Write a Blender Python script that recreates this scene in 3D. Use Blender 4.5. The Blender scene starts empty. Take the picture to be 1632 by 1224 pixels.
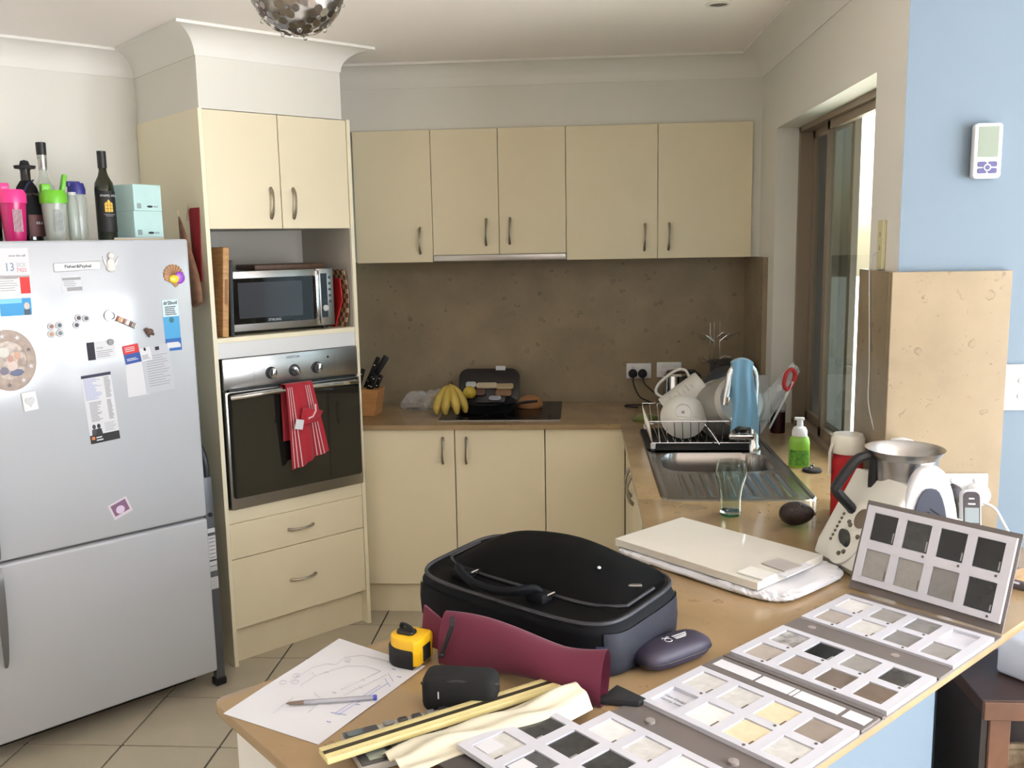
import bpy, bmesh, math, random
from mathutils import Vector, Matrix
rad = math.radians
sc = bpy.context.scene
random.seed(7)

# ------------------------------------------------------------------ camera
cam_d = bpy.data.cameras.new('camera'); cam = bpy.data.objects.new('camera', cam_d)
sc.collection.objects.link(cam)
cam_d.sensor_fit = 'HORIZONTAL'; cam_d.sensor_width = 36.0; cam_d.lens = 1475.66 / 1632 * 36
cam_d.clip_start = 0.05; cam_d.clip_end = 200
_yaw, _pit, _rol = rad(4.1534), rad(8.7576), rad(-1.0554)
_F = Vector((-math.sin(_yaw) * math.cos(_pit), math.cos(_yaw) * math.cos(_pit), -math.sin(_pit)))
_r = Vector((math.cos(_yaw), math.sin(_yaw), 0)); _u = _r.cross(_F)
_R = _r * math.cos(_rol) + _u * math.sin(_rol); _U = _u * math.cos(_rol) - _r * math.sin(_rol)
cam.matrix_world = Matrix(((_R.x, _U.x, -_F.x, 0), (_R.y, _U.y, -_F.y, 0), (_R.z, _U.z, -_F.z, 1.6225), (0, 0, 0, 1)))
sc.camera = cam

# ------------------------------------------------------------------ world, daylight, exposure
wd = bpy.data.worlds.new('sky'); sc.world = wd; wd.use_nodes = True
wn = wd.node_tree.nodes; wn.clear()
_o = wn.new('ShaderNodeOutputWorld'); _b = wn.new('ShaderNodeBackground'); _s = wn.new('ShaderNodeTexSky')
_s.sky_type = 'NISHITA'; _s.sun_disc = False; _s.sun_elevation = rad(48); _s.sun_rotation = rad(60)
_s.air_density = 1.0; _s.dust_density = 3.0
_b.inputs[1].default_value = 1.0
wd.node_tree.links.new(_s.outputs[0], _b.inputs[0]); wd.node_tree.links.new(_b.outputs[0], _o.inputs[0])

def area(name, loc, direction, sx, sy, watts, col):
    """area lamp standing in an opening of the room"""
    l = bpy.data.lights.new(name, 'AREA'); l.shape = 'RECTANGLE'; l.size = sx; l.size_y = sy
    l.energy = watts; l.color = col
    o = bpy.data.objects.new(name, l); sc.collection.objects.link(o)
    o.location = loc; o.rotation_euler = Vector(direction).to_track_quat('-Z', 'Y').to_euler()
    return o
area('daylight_side_door', (3.84, -1.22, 1.50), (-1, 0, 0.3), 1.95, 1.12, 136, (0.82, 0.91, 1.0))
area('daylight_corner_door', (3.84, 0.85, 1.50), (-1, 0, 0.3), 1.5, 1.12, 78, (0.82, 0.91, 1.0))
area('ceiling_fill_side_door', (3.84, -1.22, 0.38), (-1, 0, 1.3), 1.95, 0.7, 92, (0.82, 0.89, 1.0))  # added fill lamp, tilted up to brighten the ceiling
area('ceiling_fill_corner_door', (3.84, 0.85, 0.38), (-1, 0, 1.3), 1.5, 0.7, 66, (0.82, 0.89, 1.0))  # second added upward fill for the ceiling
sun_d = bpy.data.lights.new('sun', 'SUN'); sun_d.energy = 24.0; sun_d.angle = rad(0.6); sun_d.color = (1, 0.94, 0.84)
sun = bpy.data.objects.new('sun', sun_d); sc.collection.objects.link(sun)
sun.rotation_euler = Vector((-0.5, 0.10, -1.0)).to_track_quat('-Z', 'Y').to_euler()

sc.view_settings.view_transform = 'Standard'; sc.view_settings.look = 'None'
sc.view_settings.gamma = 1.0; sc.view_settings.use_curve_mapping = False
sc.view_settings.exposure = 0.07
sc.cycles.use_denoising = True
sc.cycles.max_bounces = 8; sc.cycles.diffuse_bounces = 5; sc.cycles.transmission_bounces = 8
sc.cycles.sample_clamp_indirect = 6.0; sc.cycles.caustics_reflective = False; sc.cycles.caustics_refractive = False

# ------------------------------------------------------------------ materials
def lin(c):
    r = []
    for v in c[:3]:
        v = v / 255.0
        r.append(v / 12.92 if v <= 0.04045 else ((v + 0.055) / 1.055) ** 2.4)
    return (*r, 1.0)
_mats = {}
def M(name, rgb=(200, 200, 200), rough=0.5, metal=0.0, noise=None, bump=None, trans=0.0, spec=None, emit=None, ior=None, sheen=0, coat=0, stretch=None):
    if name in _mats: return _mats[name]
    m = bpy.data.materials.new(name); m.use_nodes = True; nt = m.node_tree
    b = nt.nodes['Principled BSDF']; c = lin(rgb)
    b.inputs['Base Color'].default_value = c; b.inputs['Roughness'].default_value = rough
    b.inputs['Metallic'].default_value = metal
    if spec is not None: b.inputs['Specular IOR Level'].default_value = spec
    if trans: b.inputs['Transmission Weight'].default_value = trans
    if ior: b.inputs['IOR'].default_value = ior
    if sheen: b.inputs['Sheen Weight'].default_value = sheen
    if coat: b.inputs['Coat Weight'].default_value = coat; b.inputs['Coat Roughness'].default_value = 0.1
    if emit: b.inputs['Emission Color'].default_value = c; b.inputs['Emission Strength'].default_value = emit
    tc = None
    if noise or bump:
        tc = nt.nodes.new('ShaderNodeTexCoord'); mp = nt.nodes.new('ShaderNodeMapping')
        nt.links.new(tc.outputs['Object'], mp.inputs[0])
        if stretch: mp.inputs['Scale'].default_value = stretch
    if noise:
        s, a = noise
        n = nt.nodes.new('ShaderNodeTexNoise'); n.inputs['Scale'].default_value = s; n.inputs['Detail'].default_value = 5
        nt.links.new(mp.outputs[0], n.inputs['Vector'])
        r = nt.nodes.new('ShaderNodeValToRGB'); nt.links.new(n.outputs[0], r.inputs[0])
        r.color_ramp.elements[0].position = 0.3; r.color_ramp.elements[1].position = 0.7
        r.color_ramp.elements[0].color = tuple(min(1, v * (1 - a)) for v in c[:3]) + (1,)
        r.color_ramp.elements[1].color = tuple(min(1, v * (1 + a)) for v in c[:3]) + (1,)
        nt.links.new(r.outputs[0], b.inputs['Base Color'])
    if bump:
        s, a = bump
        n = nt.nodes.new('ShaderNodeTexNoise'); n.inputs['Scale'].default_value = s; n.inputs['Detail'].default_value = 4
        nt.links.new(mp.outputs[0], n.inputs['Vector'])
        bp = nt.nodes.new('ShaderNodeBump'); bp.inputs['Strength'].default_value = a; bp.inputs['Distance'].default_value = 0.002
        nt.links.new(n.outputs[0], bp.inputs['Height']); nt.links.new(bp.outputs[0], b.inputs['Normal'])
    _mats[name] = m
    return m
def stone_mat(name, base, dark, rough):
    """honed limestone: cloudy beige, small dark flecks and ring-shaped fossils"""
    m = bpy.data.materials.new(name); m.use_nodes = True; nt = m.node_tree; b = nt.nodes['Principled BSDF']
    tc = nt.nodes.new('ShaderNodeTexCoord')
    n1 = nt.nodes.new('ShaderNodeTexNoise'); n1.inputs['Scale'].default_value = 7; n1.inputs['Detail'].default_value = 8
    nt.links.new(tc.outputs['Object'], n1.inputs['Vector'])
    r1 = nt.nodes.new('ShaderNodeValToRGB'); c = lin(base)
    r1.color_ramp.elements[0].position = 0.32; r1.color_ramp.elements[1].position = 0.7
    r1.color_ramp.elements[0].color = tuple(v * 0.88 for v in c[:3]) + (1,); r1.color_ramp.elements[1].color = tuple(min(1, v * 1.1) for v in c[:3]) + (1,)
    nt.links.new(n1.outputs[0], r1.inputs[0])
    # distorted coordinates for the fossils
    n2 = nt.nodes.new('ShaderNodeTexNoise'); n2.inputs['Scale'].default_value = 60; n2.inputs['Detail'].default_value = 3
    nt.links.new(tc.outputs['Object'], n2.inputs['Vector'])
    sc2 = nt.nodes.new('ShaderNodeVectorMath'); sc2.operation = 'SCALE'; sc2.inputs['Scale'].default_value = 0.022
    nt.links.new(n2.outputs['Color'], sc2.inputs[0])
    ad = nt.nodes.new('ShaderNodeVectorMath'); ad.operation = 'ADD'
    nt.links.new(tc.outputs['Object'], ad.inputs[0]); nt.links.new(sc2.outputs[0], ad.inputs[1])
    v = nt.nodes.new('ShaderNodeTexVoronoi'); v.inputs['Scale'].default_value = 24; nt.links.new(ad.outputs[0], v.inputs['Vector'])
    rr = nt.nodes.new('ShaderNodeValToRGB'); e = rr.color_ramp.elements
    e[0].position = 0.0; e[0].color = (0.3, 0.3, 0.3, 1); e[1].position = 0.30; e[1].color = (0, 0, 0, 1)
    q = e.new(0.15); q.color = (0.15, 0.15, 0.15, 1); q = e.new(0.21); q.color = (1, 1, 1, 1); q = e.new(0.25); q.color = (0.4, 0.4, 0.4, 1)
    nt.links.new(v.outputs['Distance'], rr.inputs[0])
    n3 = nt.nodes.new('ShaderNodeTexNoise'); n3.inputs['Scale'].default_value = 14; n3.inputs['Detail'].default_value = 2
    nt.links.new(tc.outputs['Object'], n3.inputs['Vector'])
    r3 = nt.nodes.new('ShaderNodeValToRGB'); r3.color_ramp.elements[0].position = 0.52; r3.color_ramp.elements[1].position = 0.62
    nt.links.new(n3.outputs[0], r3.inputs[0])
    mu = nt.nodes.new('ShaderNodeMath'); mu.operation = 'MULTIPLY'; nt.links.new(rr.outputs[0], mu.inputs[0]); nt.links.new(r3.outputs[0], mu.inputs[1])
    m2 = nt.nodes.new('ShaderNodeMath'); m2.operation = 'MULTIPLY'; m2.inputs[1].default_value = 0.55; nt.links.new(mu.outputs[0], m2.inputs[0])
    mx = nt.nodes.new('ShaderNodeMix'); mx.data_type = 'RGBA'
    nt.links.new(m2.outputs[0], mx.inputs[0]); nt.links.new(r1.outputs[0], mx.inputs[6]); mx.inputs[7].default_value = lin(dark)
    # fine dark flecks gathered in patches
    v2 = nt.nodes.new('ShaderNodeTexVoronoi'); v2.inputs['Scale'].default_value = 95; nt.links.new(ad.outputs[0], v2.inputs['Vector'])
    r5 = nt.nodes.new('ShaderNodeValToRGB'); r5.color_ramp.elements[0].position = 0.10; r5.color_ramp.elements[0].color = (1, 1, 1, 1); r5.color_ramp.elements[1].position = 0.26; r5.color_ramp.elements[1].color = (0, 0, 0, 1)
    nt.links.new(v2.outputs['Distance'], r5.inputs[0])
    n4 = nt.nodes.new('ShaderNodeTexNoise'); n4.inputs['Scale'].default_value = 26; n4.inputs['Detail'].default_value = 3; nt.links.new(tc.outputs['Object'], n4.inputs['Vector'])
    r6 = nt.nodes.new('ShaderNodeValToRGB'); r6.color_ramp.elements[0].position = 0.54; r6.color_ramp.elements[1].position = 0.68; nt.links.new(n4.outputs[0], r6.inputs[0])
    m5 = nt.nodes.new('ShaderNodeMath'); m5.operation = 'MULTIPLY'; nt.links.new(r5.outputs[0], m5.inputs[0]); nt.links.new(r6.outputs[0], m5.inputs[1])
    m6 = nt.nodes.new('ShaderNodeMath'); m6.operation = 'MULTIPLY'; m6.inputs[1].default_value = 0.5; nt.links.new(m5.outputs[0], m6.inputs[0])
    mx2 = nt.nodes.new('ShaderNodeMix'); mx2.data_type = 'RGBA'; nt.links.new(m6.outputs[0], mx2.inputs[0]); nt.links.new(mx.outputs[2], mx2.inputs[6]); mx2.inputs[7].default_value = lin(dark)
    nt.links.new(mx2.outputs[2], b.inputs['Base Color']); b.inputs['Roughness'].default_value = rough
    _mats[name] = m
    return m
def wood_mat(name, base, dark, scale=(30, 3, 3), rough=0.5):
    m = bpy.data.materials.new(name); m.use_nodes = True; nt = m.node_tree; b = nt.nodes['Principled BSDF']
    tc = nt.nodes.new('ShaderNodeTexCoord'); mp = nt.nodes.new('ShaderNodeMapping'); mp.inputs['Scale'].default_value = scale
    nt.links.new(tc.outputs['Object'], mp.inputs[0])
    n = nt.nodes.new('ShaderNodeTexNoise'); n.inputs['Scale'].default_value = 4; n.inputs['Detail'].default_value = 6; n.inputs['Distortion'].default_value = 0.6
    nt.links.new(mp.outputs[0], n.inputs['Vector'])
    r = nt.nodes.new('ShaderNodeValToRGB'); r.color_ramp.elements[0].color = lin(dark); r.color_ramp.elements[1].color = lin(base)
    r.color_ramp.elements[0].position = 0.3; r.color_ramp.elements[1].position = 0.65
    nt.links.new(n.outputs[0], r.inputs[0]); nt.links.new(r.outputs[0], b.inputs['Base Color']); b.inputs['Roughness'].default_value = rough
    _mats[name] = m
    return m
def check_mat(name, a, bcol, scale):
    m = bpy.data.materials.new(name); m.use_nodes = True; nt = m.node_tree; b = nt.nodes['Principled BSDF']
    tc = nt.nodes.new('ShaderNodeTexCoord'); ck = nt.nodes.new('ShaderNodeTexChecker')
    ck.inputs['Scale'].default_value = scale; ck.inputs['Color1'].default_value = lin(a); ck.inputs['Color2'].default_value = lin(bcol)
    nt.links.new(tc.outputs['Object'], ck.inputs['Vector']); nt.links.new(ck.outputs[0], b.inputs['Base Color']); b.inputs['Roughness'].default_value = 0.7
    _mats[name] = m
    return m

white_paint = M('white wall paint', (226, 223, 214), 0.75, bump=(180, 0.05))
ceil_paint = M('ceiling paint', (248, 241, 236), 0.8)
blue_paint = M('pale blue wall paint', (110, 127, 141), 0.7, bump=(180, 0.05))
trim_paint = M('white trim paint', (232, 229, 222), 0.6)
cream = M('cream laminate', (234, 222, 192), 0.45, noise=(5, 0.015), spec=0.3)
cream_edge = M('cream edging', (238, 229, 200), 0.45)
panel_grey = M('unpainted carcass lining', (205, 200, 190), 0.6)
stone = stone_mat('limestone worktop', (160, 134, 99), (90, 69, 46), 0.18)
stone_sp = stone_mat('limestone splashback', (148, 132, 107), (80, 66, 50), 0.26)
tile_m = M('floor tile glaze', (190, 180, 160), 0.38, noise=(6, 0.06))
grout_m = M('dark grout', (56, 49, 40), 0.9)
steel = M('brushed steel', (176, 174, 172), 0.3, 1.0, noise=(40, 0.05), stretch=(1, 30, 30))
steel_b = M('polished chrome', (225, 225, 226), 0.08, 1.0)
steel_d = M('worn sink steel', (160, 155, 150), 0.26, 1.0)
handle_m = M('brushed nickel', (158, 150, 138), 0.35, 1.0)
black_gloss = M('black gloss', (14, 14, 15), 0.06)
hob_m = M('cooktop glass', (16, 15, 15), 0.22, spec=0.15)
oven_glass = M('smoked oven glass', (32, 32, 29), 0.04, spec=0.9)
black_m = M('black plastic', (22, 22, 24), 0.45)
black_soft = M('black rubber', (26, 26, 28), 0.8)
dgrey = M('dark grey plastic', (70, 70, 74), 0.5)
mgrey = M('mid grey plastic', (140, 140, 142), 0.5)
lgrey = M('light grey plastic', (196, 196, 198), 0.45)
white_p = M('white plastic', (224, 224, 224), 0.35)
offwhite_p = M('aged white plastic', (222, 218, 204), 0.4)
fridge_white = M('fridge enamel', (184, 187, 193), 0.15, spec=0.6)
paper_w = M('white paper', (212, 212, 216), 0.8)
glass_m = M('clear glass', (255, 255, 255), 0.0, trans=1.0, ior=1.45)
lens_w = M('white ceramic', (232, 230, 224), 0.12)
red_m = M('red plastic', (190, 38, 40), 0.4)
ink_m = M('grey print', (150, 150, 156), 0.8)
inkd_m = M('dark print', (48, 48, 56), 0.8)

# ------------------------------------------------------------------ mesh building
def thin_glass(name, tint=(255, 255, 255), body=0.0, bodycol=(255, 255, 255), rough=0.0):
    """a pane too thin to bend light: clear with a Fresnel reflection, optionally part frosted"""
    m = bpy.data.materials.new(name); m.use_nodes = True; nt = m.node_tree; nt.nodes.clear()
    out = nt.nodes.new('ShaderNodeOutputMaterial'); tr = nt.nodes.new('ShaderNodeBsdfTransparent'); gl_ = nt.nodes.new('ShaderNodeBsdfGlossy')
    tr.inputs[0].default_value = lin(tint); gl_.inputs['Roughness'].default_value = rough
    fr_ = nt.nodes.new('ShaderNodeFresnel'); fr_.inputs[0].default_value = 1.5; mx = nt.nodes.new('ShaderNodeMixShader')
    ge = nt.nodes.new('ShaderNodeNewGeometry'); iv = nt.nodes.new('ShaderNodeMath'); iv.operation = 'SUBTRACT'; iv.inputs[0].default_value = 1.0; nt.links.new(ge.outputs['Backfacing'], iv.inputs[1])
    mu_ = nt.nodes.new('ShaderNodeMath'); mu_.operation = 'MULTIPLY'; nt.links.new(fr_.outputs[0], mu_.inputs[0]); nt.links.new(iv.outputs[0], mu_.inputs[1])
    nt.links.new(mu_.outputs[0], mx.inputs[0]); nt.links.new(gl_.outputs[0], mx.inputs[2])
    if body:
        df = nt.nodes.new('ShaderNodeBsdfDiffuse'); df.inputs[0].default_value = lin(bodycol); m2 = nt.nodes.new('ShaderNodeMixShader'); m2.inputs[0].default_value = body
        nt.links.new(tr.outputs[0], m2.inputs[1]); nt.links.new(df.outputs[0], m2.inputs[2]); nt.links.new(m2.outputs[0], mx.inputs[1])
    else: nt.links.new(tr.outputs[0], mx.inputs[1])
    nt.links.new(mx.outputs[0], out.inputs[0]); _mats[name] = m
    return m

class MB:
    def __init__(self): self.bm = bmesh.new()
    def _merge(self, t, X=None):
        if X is not None: bmesh.ops.transform(t, matrix=X, verts=t.verts)
        me = bpy.data.meshes.new('t'); t.to_mesh(me); t.free(); self.bm.from_mesh(me); bpy.data.meshes.remove(me)
        return self
    def box(self, x0, x1, y0, y1, z0, z1, bev=0, seg=2, X=None):
        t = bmesh.new(); bmesh.ops.create_cube(t, size=1)
        bmesh.ops.transform(t, matrix=Matrix.Translation(((x0 + x1) / 2, (y0 + y1) / 2, (z0 + z1) / 2)) @ Matrix.Diagonal((abs(x1 - x0), abs(y1 - y0), abs(z1 - z0), 1)), verts=t.verts)
        if bev: bmesh.ops.bevel(t, geom=t.edges[:], offset=bev, segments=seg, profile=0.5, affect='EDGES')
        return self._merge(t, X)
    def prism(self, poly, z0, z1, bev=0, seg=2, X=None):
        t = bmesh.new(); a = [t.verts.new((p[0], p[1], z0)) for p in poly]; b = [t.verts.new((p[0], p[1], z1)) for p in poly]
        n = len(poly); t.faces.new(a[::-1]); top = t.faces.new(b)
        for i in range(n): t.faces.new((a[i], a[(i + 1) % n], b[(i + 1) % n], b[i]))
        bmesh.ops.recalc_face_normals(t, faces=t.faces)
        if bev:
            es = [e for e in t.edges if abs(e.verts[0].co.z - e.verts[1].co.z) < 1e-6]
            bmesh.ops.bevel(t, geom=es, offset=bev, segments=seg, profile=0.5, affect='EDGES')
        return self._merge(t, X)
    def lathe(self, prof, seg=32, X=None, sx=1.0, sy=1.0):
        t = bmesh.new(); rings = []
        for r, z in prof:
            if r < 1e-6: rings.append([t.verts.new((0, 0, z))])
            else: rings.append([t.verts.new((r * sx * math.cos(2 * math.pi * k / seg), r * sy * math.sin(2 * math.pi * k / seg), z)) for k in range(seg)])
        for A, B in zip(rings, rings[1:]):
            if len(A) == 1 and len(B) == 1: continue
            for k in range(seg):
                j = (k + 1) % seg
                if len(A) == 1: t.faces.new((A[0], B[j], B[k]))
                elif len(B) == 1: t.faces.new((A[k], A[j], B[0]))
                else: t.faces.new((A[k], A[j], B[j], B[k]))
        bmesh.ops.recalc_face_normals(t, faces=t.faces)
        return self._merge(t, X)
    def tube(self, pts, r, seg=8, closed=False, X=None, flat=None):
        t = bmesh.new(); P = [Vector(p) for p in pts]; n = len(P); rings = []
        up = None
        for i in range(n):
            if closed: d = P[(i + 1) % n] - P[i - 1]
            else: d = P[min(i + 1, n - 1)] - P[max(i - 1, 0)]
            d.normalize()
            if up is None:
                up = Vector((0, 0, 1)) if abs(d.z) < 0.9 else Vector((0, 1, 0))
            s = d.cross(up)
            if s.length < 1e-4: s = d.cross(Vector((1, 0, 0)))
            s.normalize(); up = s.cross(d).normalized()
            rr = r[i] if isinstance(r, (list, tuple)) else r
            f = flat if flat else 1.0
            rings.append([t.verts.new(P[i] + s * (rr * math.cos(2 * math.pi * k / seg)) + up * (rr * f * math.sin(2 * math.pi * k / seg))) for k in range(seg)])
        m = n if closed else n - 1
        for i in range(m):
            A, B = rings[i], rings[(i + 1) % n]
            for k in range(seg): t.faces.new((A[k], A[(k + 1) % seg], B[(k + 1) % seg], B[k]))
        if not closed: t.faces.new(rings[0][::-1]); t.faces.new(rings[-1])
        bmesh.ops.recalc_face_normals(t, faces=t.faces)
        return self._merge(t, X)
    def ball(self, c, rx, ry=None, rz=None, seg=20, X=None):
        t = bmesh.new(); bmesh.ops.create_uvsphere(t, u_segments=seg, v_segments=max(6, seg // 2), radius=1)
        ry = ry or rx; rz = rz or rx
        bmesh.ops.transform(t, matrix=Matrix.Translation(c) @ Matrix.Diagonal((rx, ry, rz, 1)), verts=t.verts)
        return self._merge(t, X)
    def grid(self, f, nu, nv, thick=0, X=None, wrap=False):
        """surface f(u,v) -> xyz, u,v in 0..1; thick adds a second skin"""
        t = bmesh.new(); V = [[t.verts.new(f(i / nu, j / nv)) for j in range(nv + 1)] for i in range(nu + 1 if not wrap else nu)]
        for i in range(nu):
            for j in range(nv):
                i2 = (i + 1) % nu if wrap else i + 1
                t.faces.new((V[i][j], V[i2][j], V[i2][j + 1], V[i][j + 1]))
        if thick:
            bmesh.ops.recalc_face_normals(t, faces=t.faces)
            bmesh.ops.solidify(t, geom=t.faces[:], thickness=thick)
        bmesh.ops.recalc_face_normals(t, faces=t.faces)
        return self._merge(t, X)
    def build(self, name, mat, parent=None, loc=None, rotz=None, sharp=32, rot=None, X=None):
        bm = self.bm
        for f in bm.faces: f.smooth = True
        for e in bm.edges:
            if len(e.link_faces) == 2 and e.calc_face_angle(0) > rad(sharp): e.smooth = False
        me = bpy.data.meshes.new(name); bm.to_mesh(me); bm.free()
        me.materials.append(mat)
        o = bpy.data.objects.new(name, me); sc.collection.objects.link(o)
        if parent: o.parent = parent
        if X is not None: o.matrix_local = X if parent else X
        if loc is not None: o.location = loc
        if rotz is not None: o.rotation_euler = (0, 0, rotz)
        if rot is not None: o.rotation_euler = rot
        return o
def tag(o, label=None, cat=None, group=None, kind=None):
    if label: o['label'] = label
    if cat: o['category'] = cat
    if group: o['group'] = group
    if kind: o['kind'] = kind
    return o
def thing(name, label, cat, loc=(0, 0, 0), rotz=0.0, group=None, X=None):
    o = bpy.data.objects.new(name, None); sc.collection.objects.link(o)
    o.empty_display_size = 0.05
    if X is not None: o.matrix_world = X
    else: o.location = loc; o.rotation_euler = (0, 0, rotz)
    return tag(o, label, cat, group)
def struct(o): o['kind'] = 'structure'; return o
def copy_tree(o, parent=None):
    c = o.copy(); sc.collection.objects.link(c); c.parent = parent
    for ch in list(o.children): copy_tree(ch, c)
    return c
def T(x, y, z): return Matrix.Translation((x, y, z))
def RX(a): return Matrix.Rotation(rad(a), 4, 'X')
def RY(a): return Matrix.Rotation(rad(a), 4, 'Y')
def RZ(a): return Matrix.Rotation(rad(a), 4, 'Z')
def sm(pts, n=5, closed=False):
    """smooth curve through the points (Catmull-Rom)"""
    P = [Vector(p) for p in pts]; m = len(P); out = []
    for i in range(m if closed else m - 1):
        if closed: a, b, c, d = P[i - 1], P[i], P[(i + 1) % m], P[(i + 2) % m]
        else: a, b, c, d = P[max(i - 1, 0)], P[i], P[i + 1], P[min(i + 2, m - 1)]
        for k in range(n):
            t = k / n; out.append(0.5 * ((2 * b) + (c - a) * t + (2 * a - 5 * b + 4 * c - d) * t * t + (3 * b - 3 * c + d - a) * t ** 3))
    if not closed: out.append(P[-1])
    return out
def rrect(w, h, r, n=5, cx=0, cy=0):
    pts = []
    for (sx, sy, a0) in ((1, 1, 0), (-1, 1, 90), (-1, -1, 180), (1, -1, 270)):
        for k in range(n + 1):
            a = rad(a0 + 90 * k / n); pts.append((cx + sx * (w / 2 - r) + r * math.cos(a), cy + sy * (h / 2 - r) + r * math.sin(a)))
    return pts
def text(s, size, mat, parent=None, X=None, name='lettering', ext=0.0002, bold=0.0, align='CENTER', squash=1.0):
    cu = bpy.data.curves.new('t', 'FONT'); cu.body = s; cu.size = size; cu.extrude = ext; cu.offset = bold
    cu.align_x = align; cu.align_y = 'CENTER'; cu.resolution_u = 2
    ob = bpy.data.objects.new('t', cu); me = bpy.data.meshes.new_from_object(ob)
    bpy.data.objects.remove(ob); bpy.data.curves.remove(cu)
    me.materials.clear(); me.materials.append(mat); me.name = name
    if squash != 1.0: me.transform(Matrix.Diagonal((squash, 1, 1, 1)))
    o = bpy.data.objects.new(name, me); sc.collection.objects.link(o)
    if parent: o.parent = parent
    if X is not None: o.matrix_local = X
    return o
UPR = RX(90)          # flat print stood up to face -Y
# ------------------------------------------------------------------ room shell
ZC, CEIL = 0.856, 2.385
XW, YB, YN, YU, YC = 0.795, 4.42, 2.38, 4.147, 3.8266
TWR = T(-1.3423, 3.3129, 0) @ RZ(45.562)      # oven tower: x along its front, y into it
FRG = T(-1.329, 3.1205, 0) @ RZ(47.376)       # fridge front right corner, x along the front
def wp(Mx, u, v, z=0): return Mx @ Vector((u, v, z))

floor = struct(MB().box(-3.2, 1.0, 2.45, 4.6, -0.12, -0.006).box(-3.2, 4.0, -4.4, 2.45, -0.12, -0.006).build('floor', grout_m))
g, gx, gy = 0.33, -1.5152, 3.0746
tile_me = None
for i in range(-5, 9):
    for j in range(-8, 4):
        x0, y0 = gx + i * g, gy + j * g
        if tile_me is None:
            o = MB().prism(rrect(g - 0.007, g - 0.007, 0.003, 2), -0.008, 0.0, 0.0008, 1).build('tile', tile_m, floor); tile_me = o.data
        else:
            o = bpy.data.objects.new('tile', tile_me); sc.collection.objects.link(o); o.parent = floor
        o.location = (x0 + g / 2, y0 + g / 2, random.uniform(-0.0004, 0.0004))
# the floor of the living area beyond the tiles
struct(MB().box(-3.2, 4.0, -4.4, gy - 8 * g, -0.006, 0.0).box(gx + 9 * g, 4.0, gy - 8 * g, 2.45, -0.006, 0.0).build('floor_living', M('living room floor', (205, 192, 176), 0.5, noise=(8, 0.06))))
struct(MB().box(-3.2, 1.05, YN, 4.6, CEIL, CEIL + 0.1).box(-3.2, 4.0, -4.4, YN, CEIL, CEIL + .1).build('ceiling', ceil_paint))
tag(MB().box(1.05, 1.72, YN + .1, 4.8, CEIL + .02, CEIL + .08).build('sun_blocker', trim_paint), 'added unseen white overhang blocking sun from the kitchen window', 'sun_blocker')  # unseen overhang added to keep direct sun off the sink and worktop
struct(MB().box(-2.2, XW + 0.2, YB, YB + 0.12, 0, CEIL).box(-1.45, XW, YU + 0.019, YB, 2.113, CEIL).build('wall_back', white_paint))
# window wall with its opening
WY0, WY1, WZ1 = 2.612, 3.856, 2.048
m = MB()
m.box(XW, XW + 0.2, YN + 0.001, YB, 0, ZC - 0.022)
m.box(XW, XW + 0.2, YN + 0.001, WY0, ZC - 0.022, CEIL)
m.box(XW, XW + 0.2, WY1, YB, ZC - 0.022, CEIL)
m.box(XW, XW + 0.2, WY0, WY1, WZ1, CEIL)
struct(m.build('wall_right', white_paint))
struct(MB().box(XW, 4.0, YN, YN + 0.001, 0, CEIL).box(XW + .2, 4.0, YN + .001, YN + .1, 0, CEIL).build('wall_dining', blue_paint))
a = wp(TWR, -1.75, 0.602); b_ = wp(TWR, 0.2, 0.602)
m = MB(); m.box(-1.75, 0.25, 0.602, 0.72, 0, CEIL); o = struct(m.build('wall_diagonal', white_paint)); o.matrix_world = TWR
struct(MB().box(a.x - 0.12, a.x, -4.4, a.y + 0.05, 0, CEIL).build('wall_left', white_paint))
m = MB(); x0, x1, z0, z1 = -2.2, 0.8, 0.8, 2.1
m.box(-3.2, 4.0, -4.4, -4.28, 0, CEIL)
struct(m.build('wall_front', M('bounce-cutting taupe', (150, 142, 132), 0.8)))  # unseen wall, toned darker so less light bounces into the kitchen
m = MB(); m.box(3.88, 4.0, -4.4, -2.2, 0, CEIL).box(3.88, 4.0, -.24, .1, 0, CEIL).box(3.88, 4.0, 1.62, YN + .1, 0, CEIL).box(3.88, 4.0, -2.2, 1.62, 2.1, CEIL)
struct(m.build('wall_far_right', white_paint))
# soffit above the oven tower
o = struct(MB().box(0.008, 0.594, 0.008, 0.602, 2.113, CEIL).build('wall_soffit', white_paint)); o.matrix_world = TWR

# cove cornice, mitred from wall to wall
def p2(v): return Vector((v.x, v.y))
path = [p2(wp(TWR, -1.75, 0.602)), p2(wp(TWR, 0.008, 0.602)), p2(wp(TWR, 0.008, 0.008)), p2(wp(TWR, 0.594, 0.008))]
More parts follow.
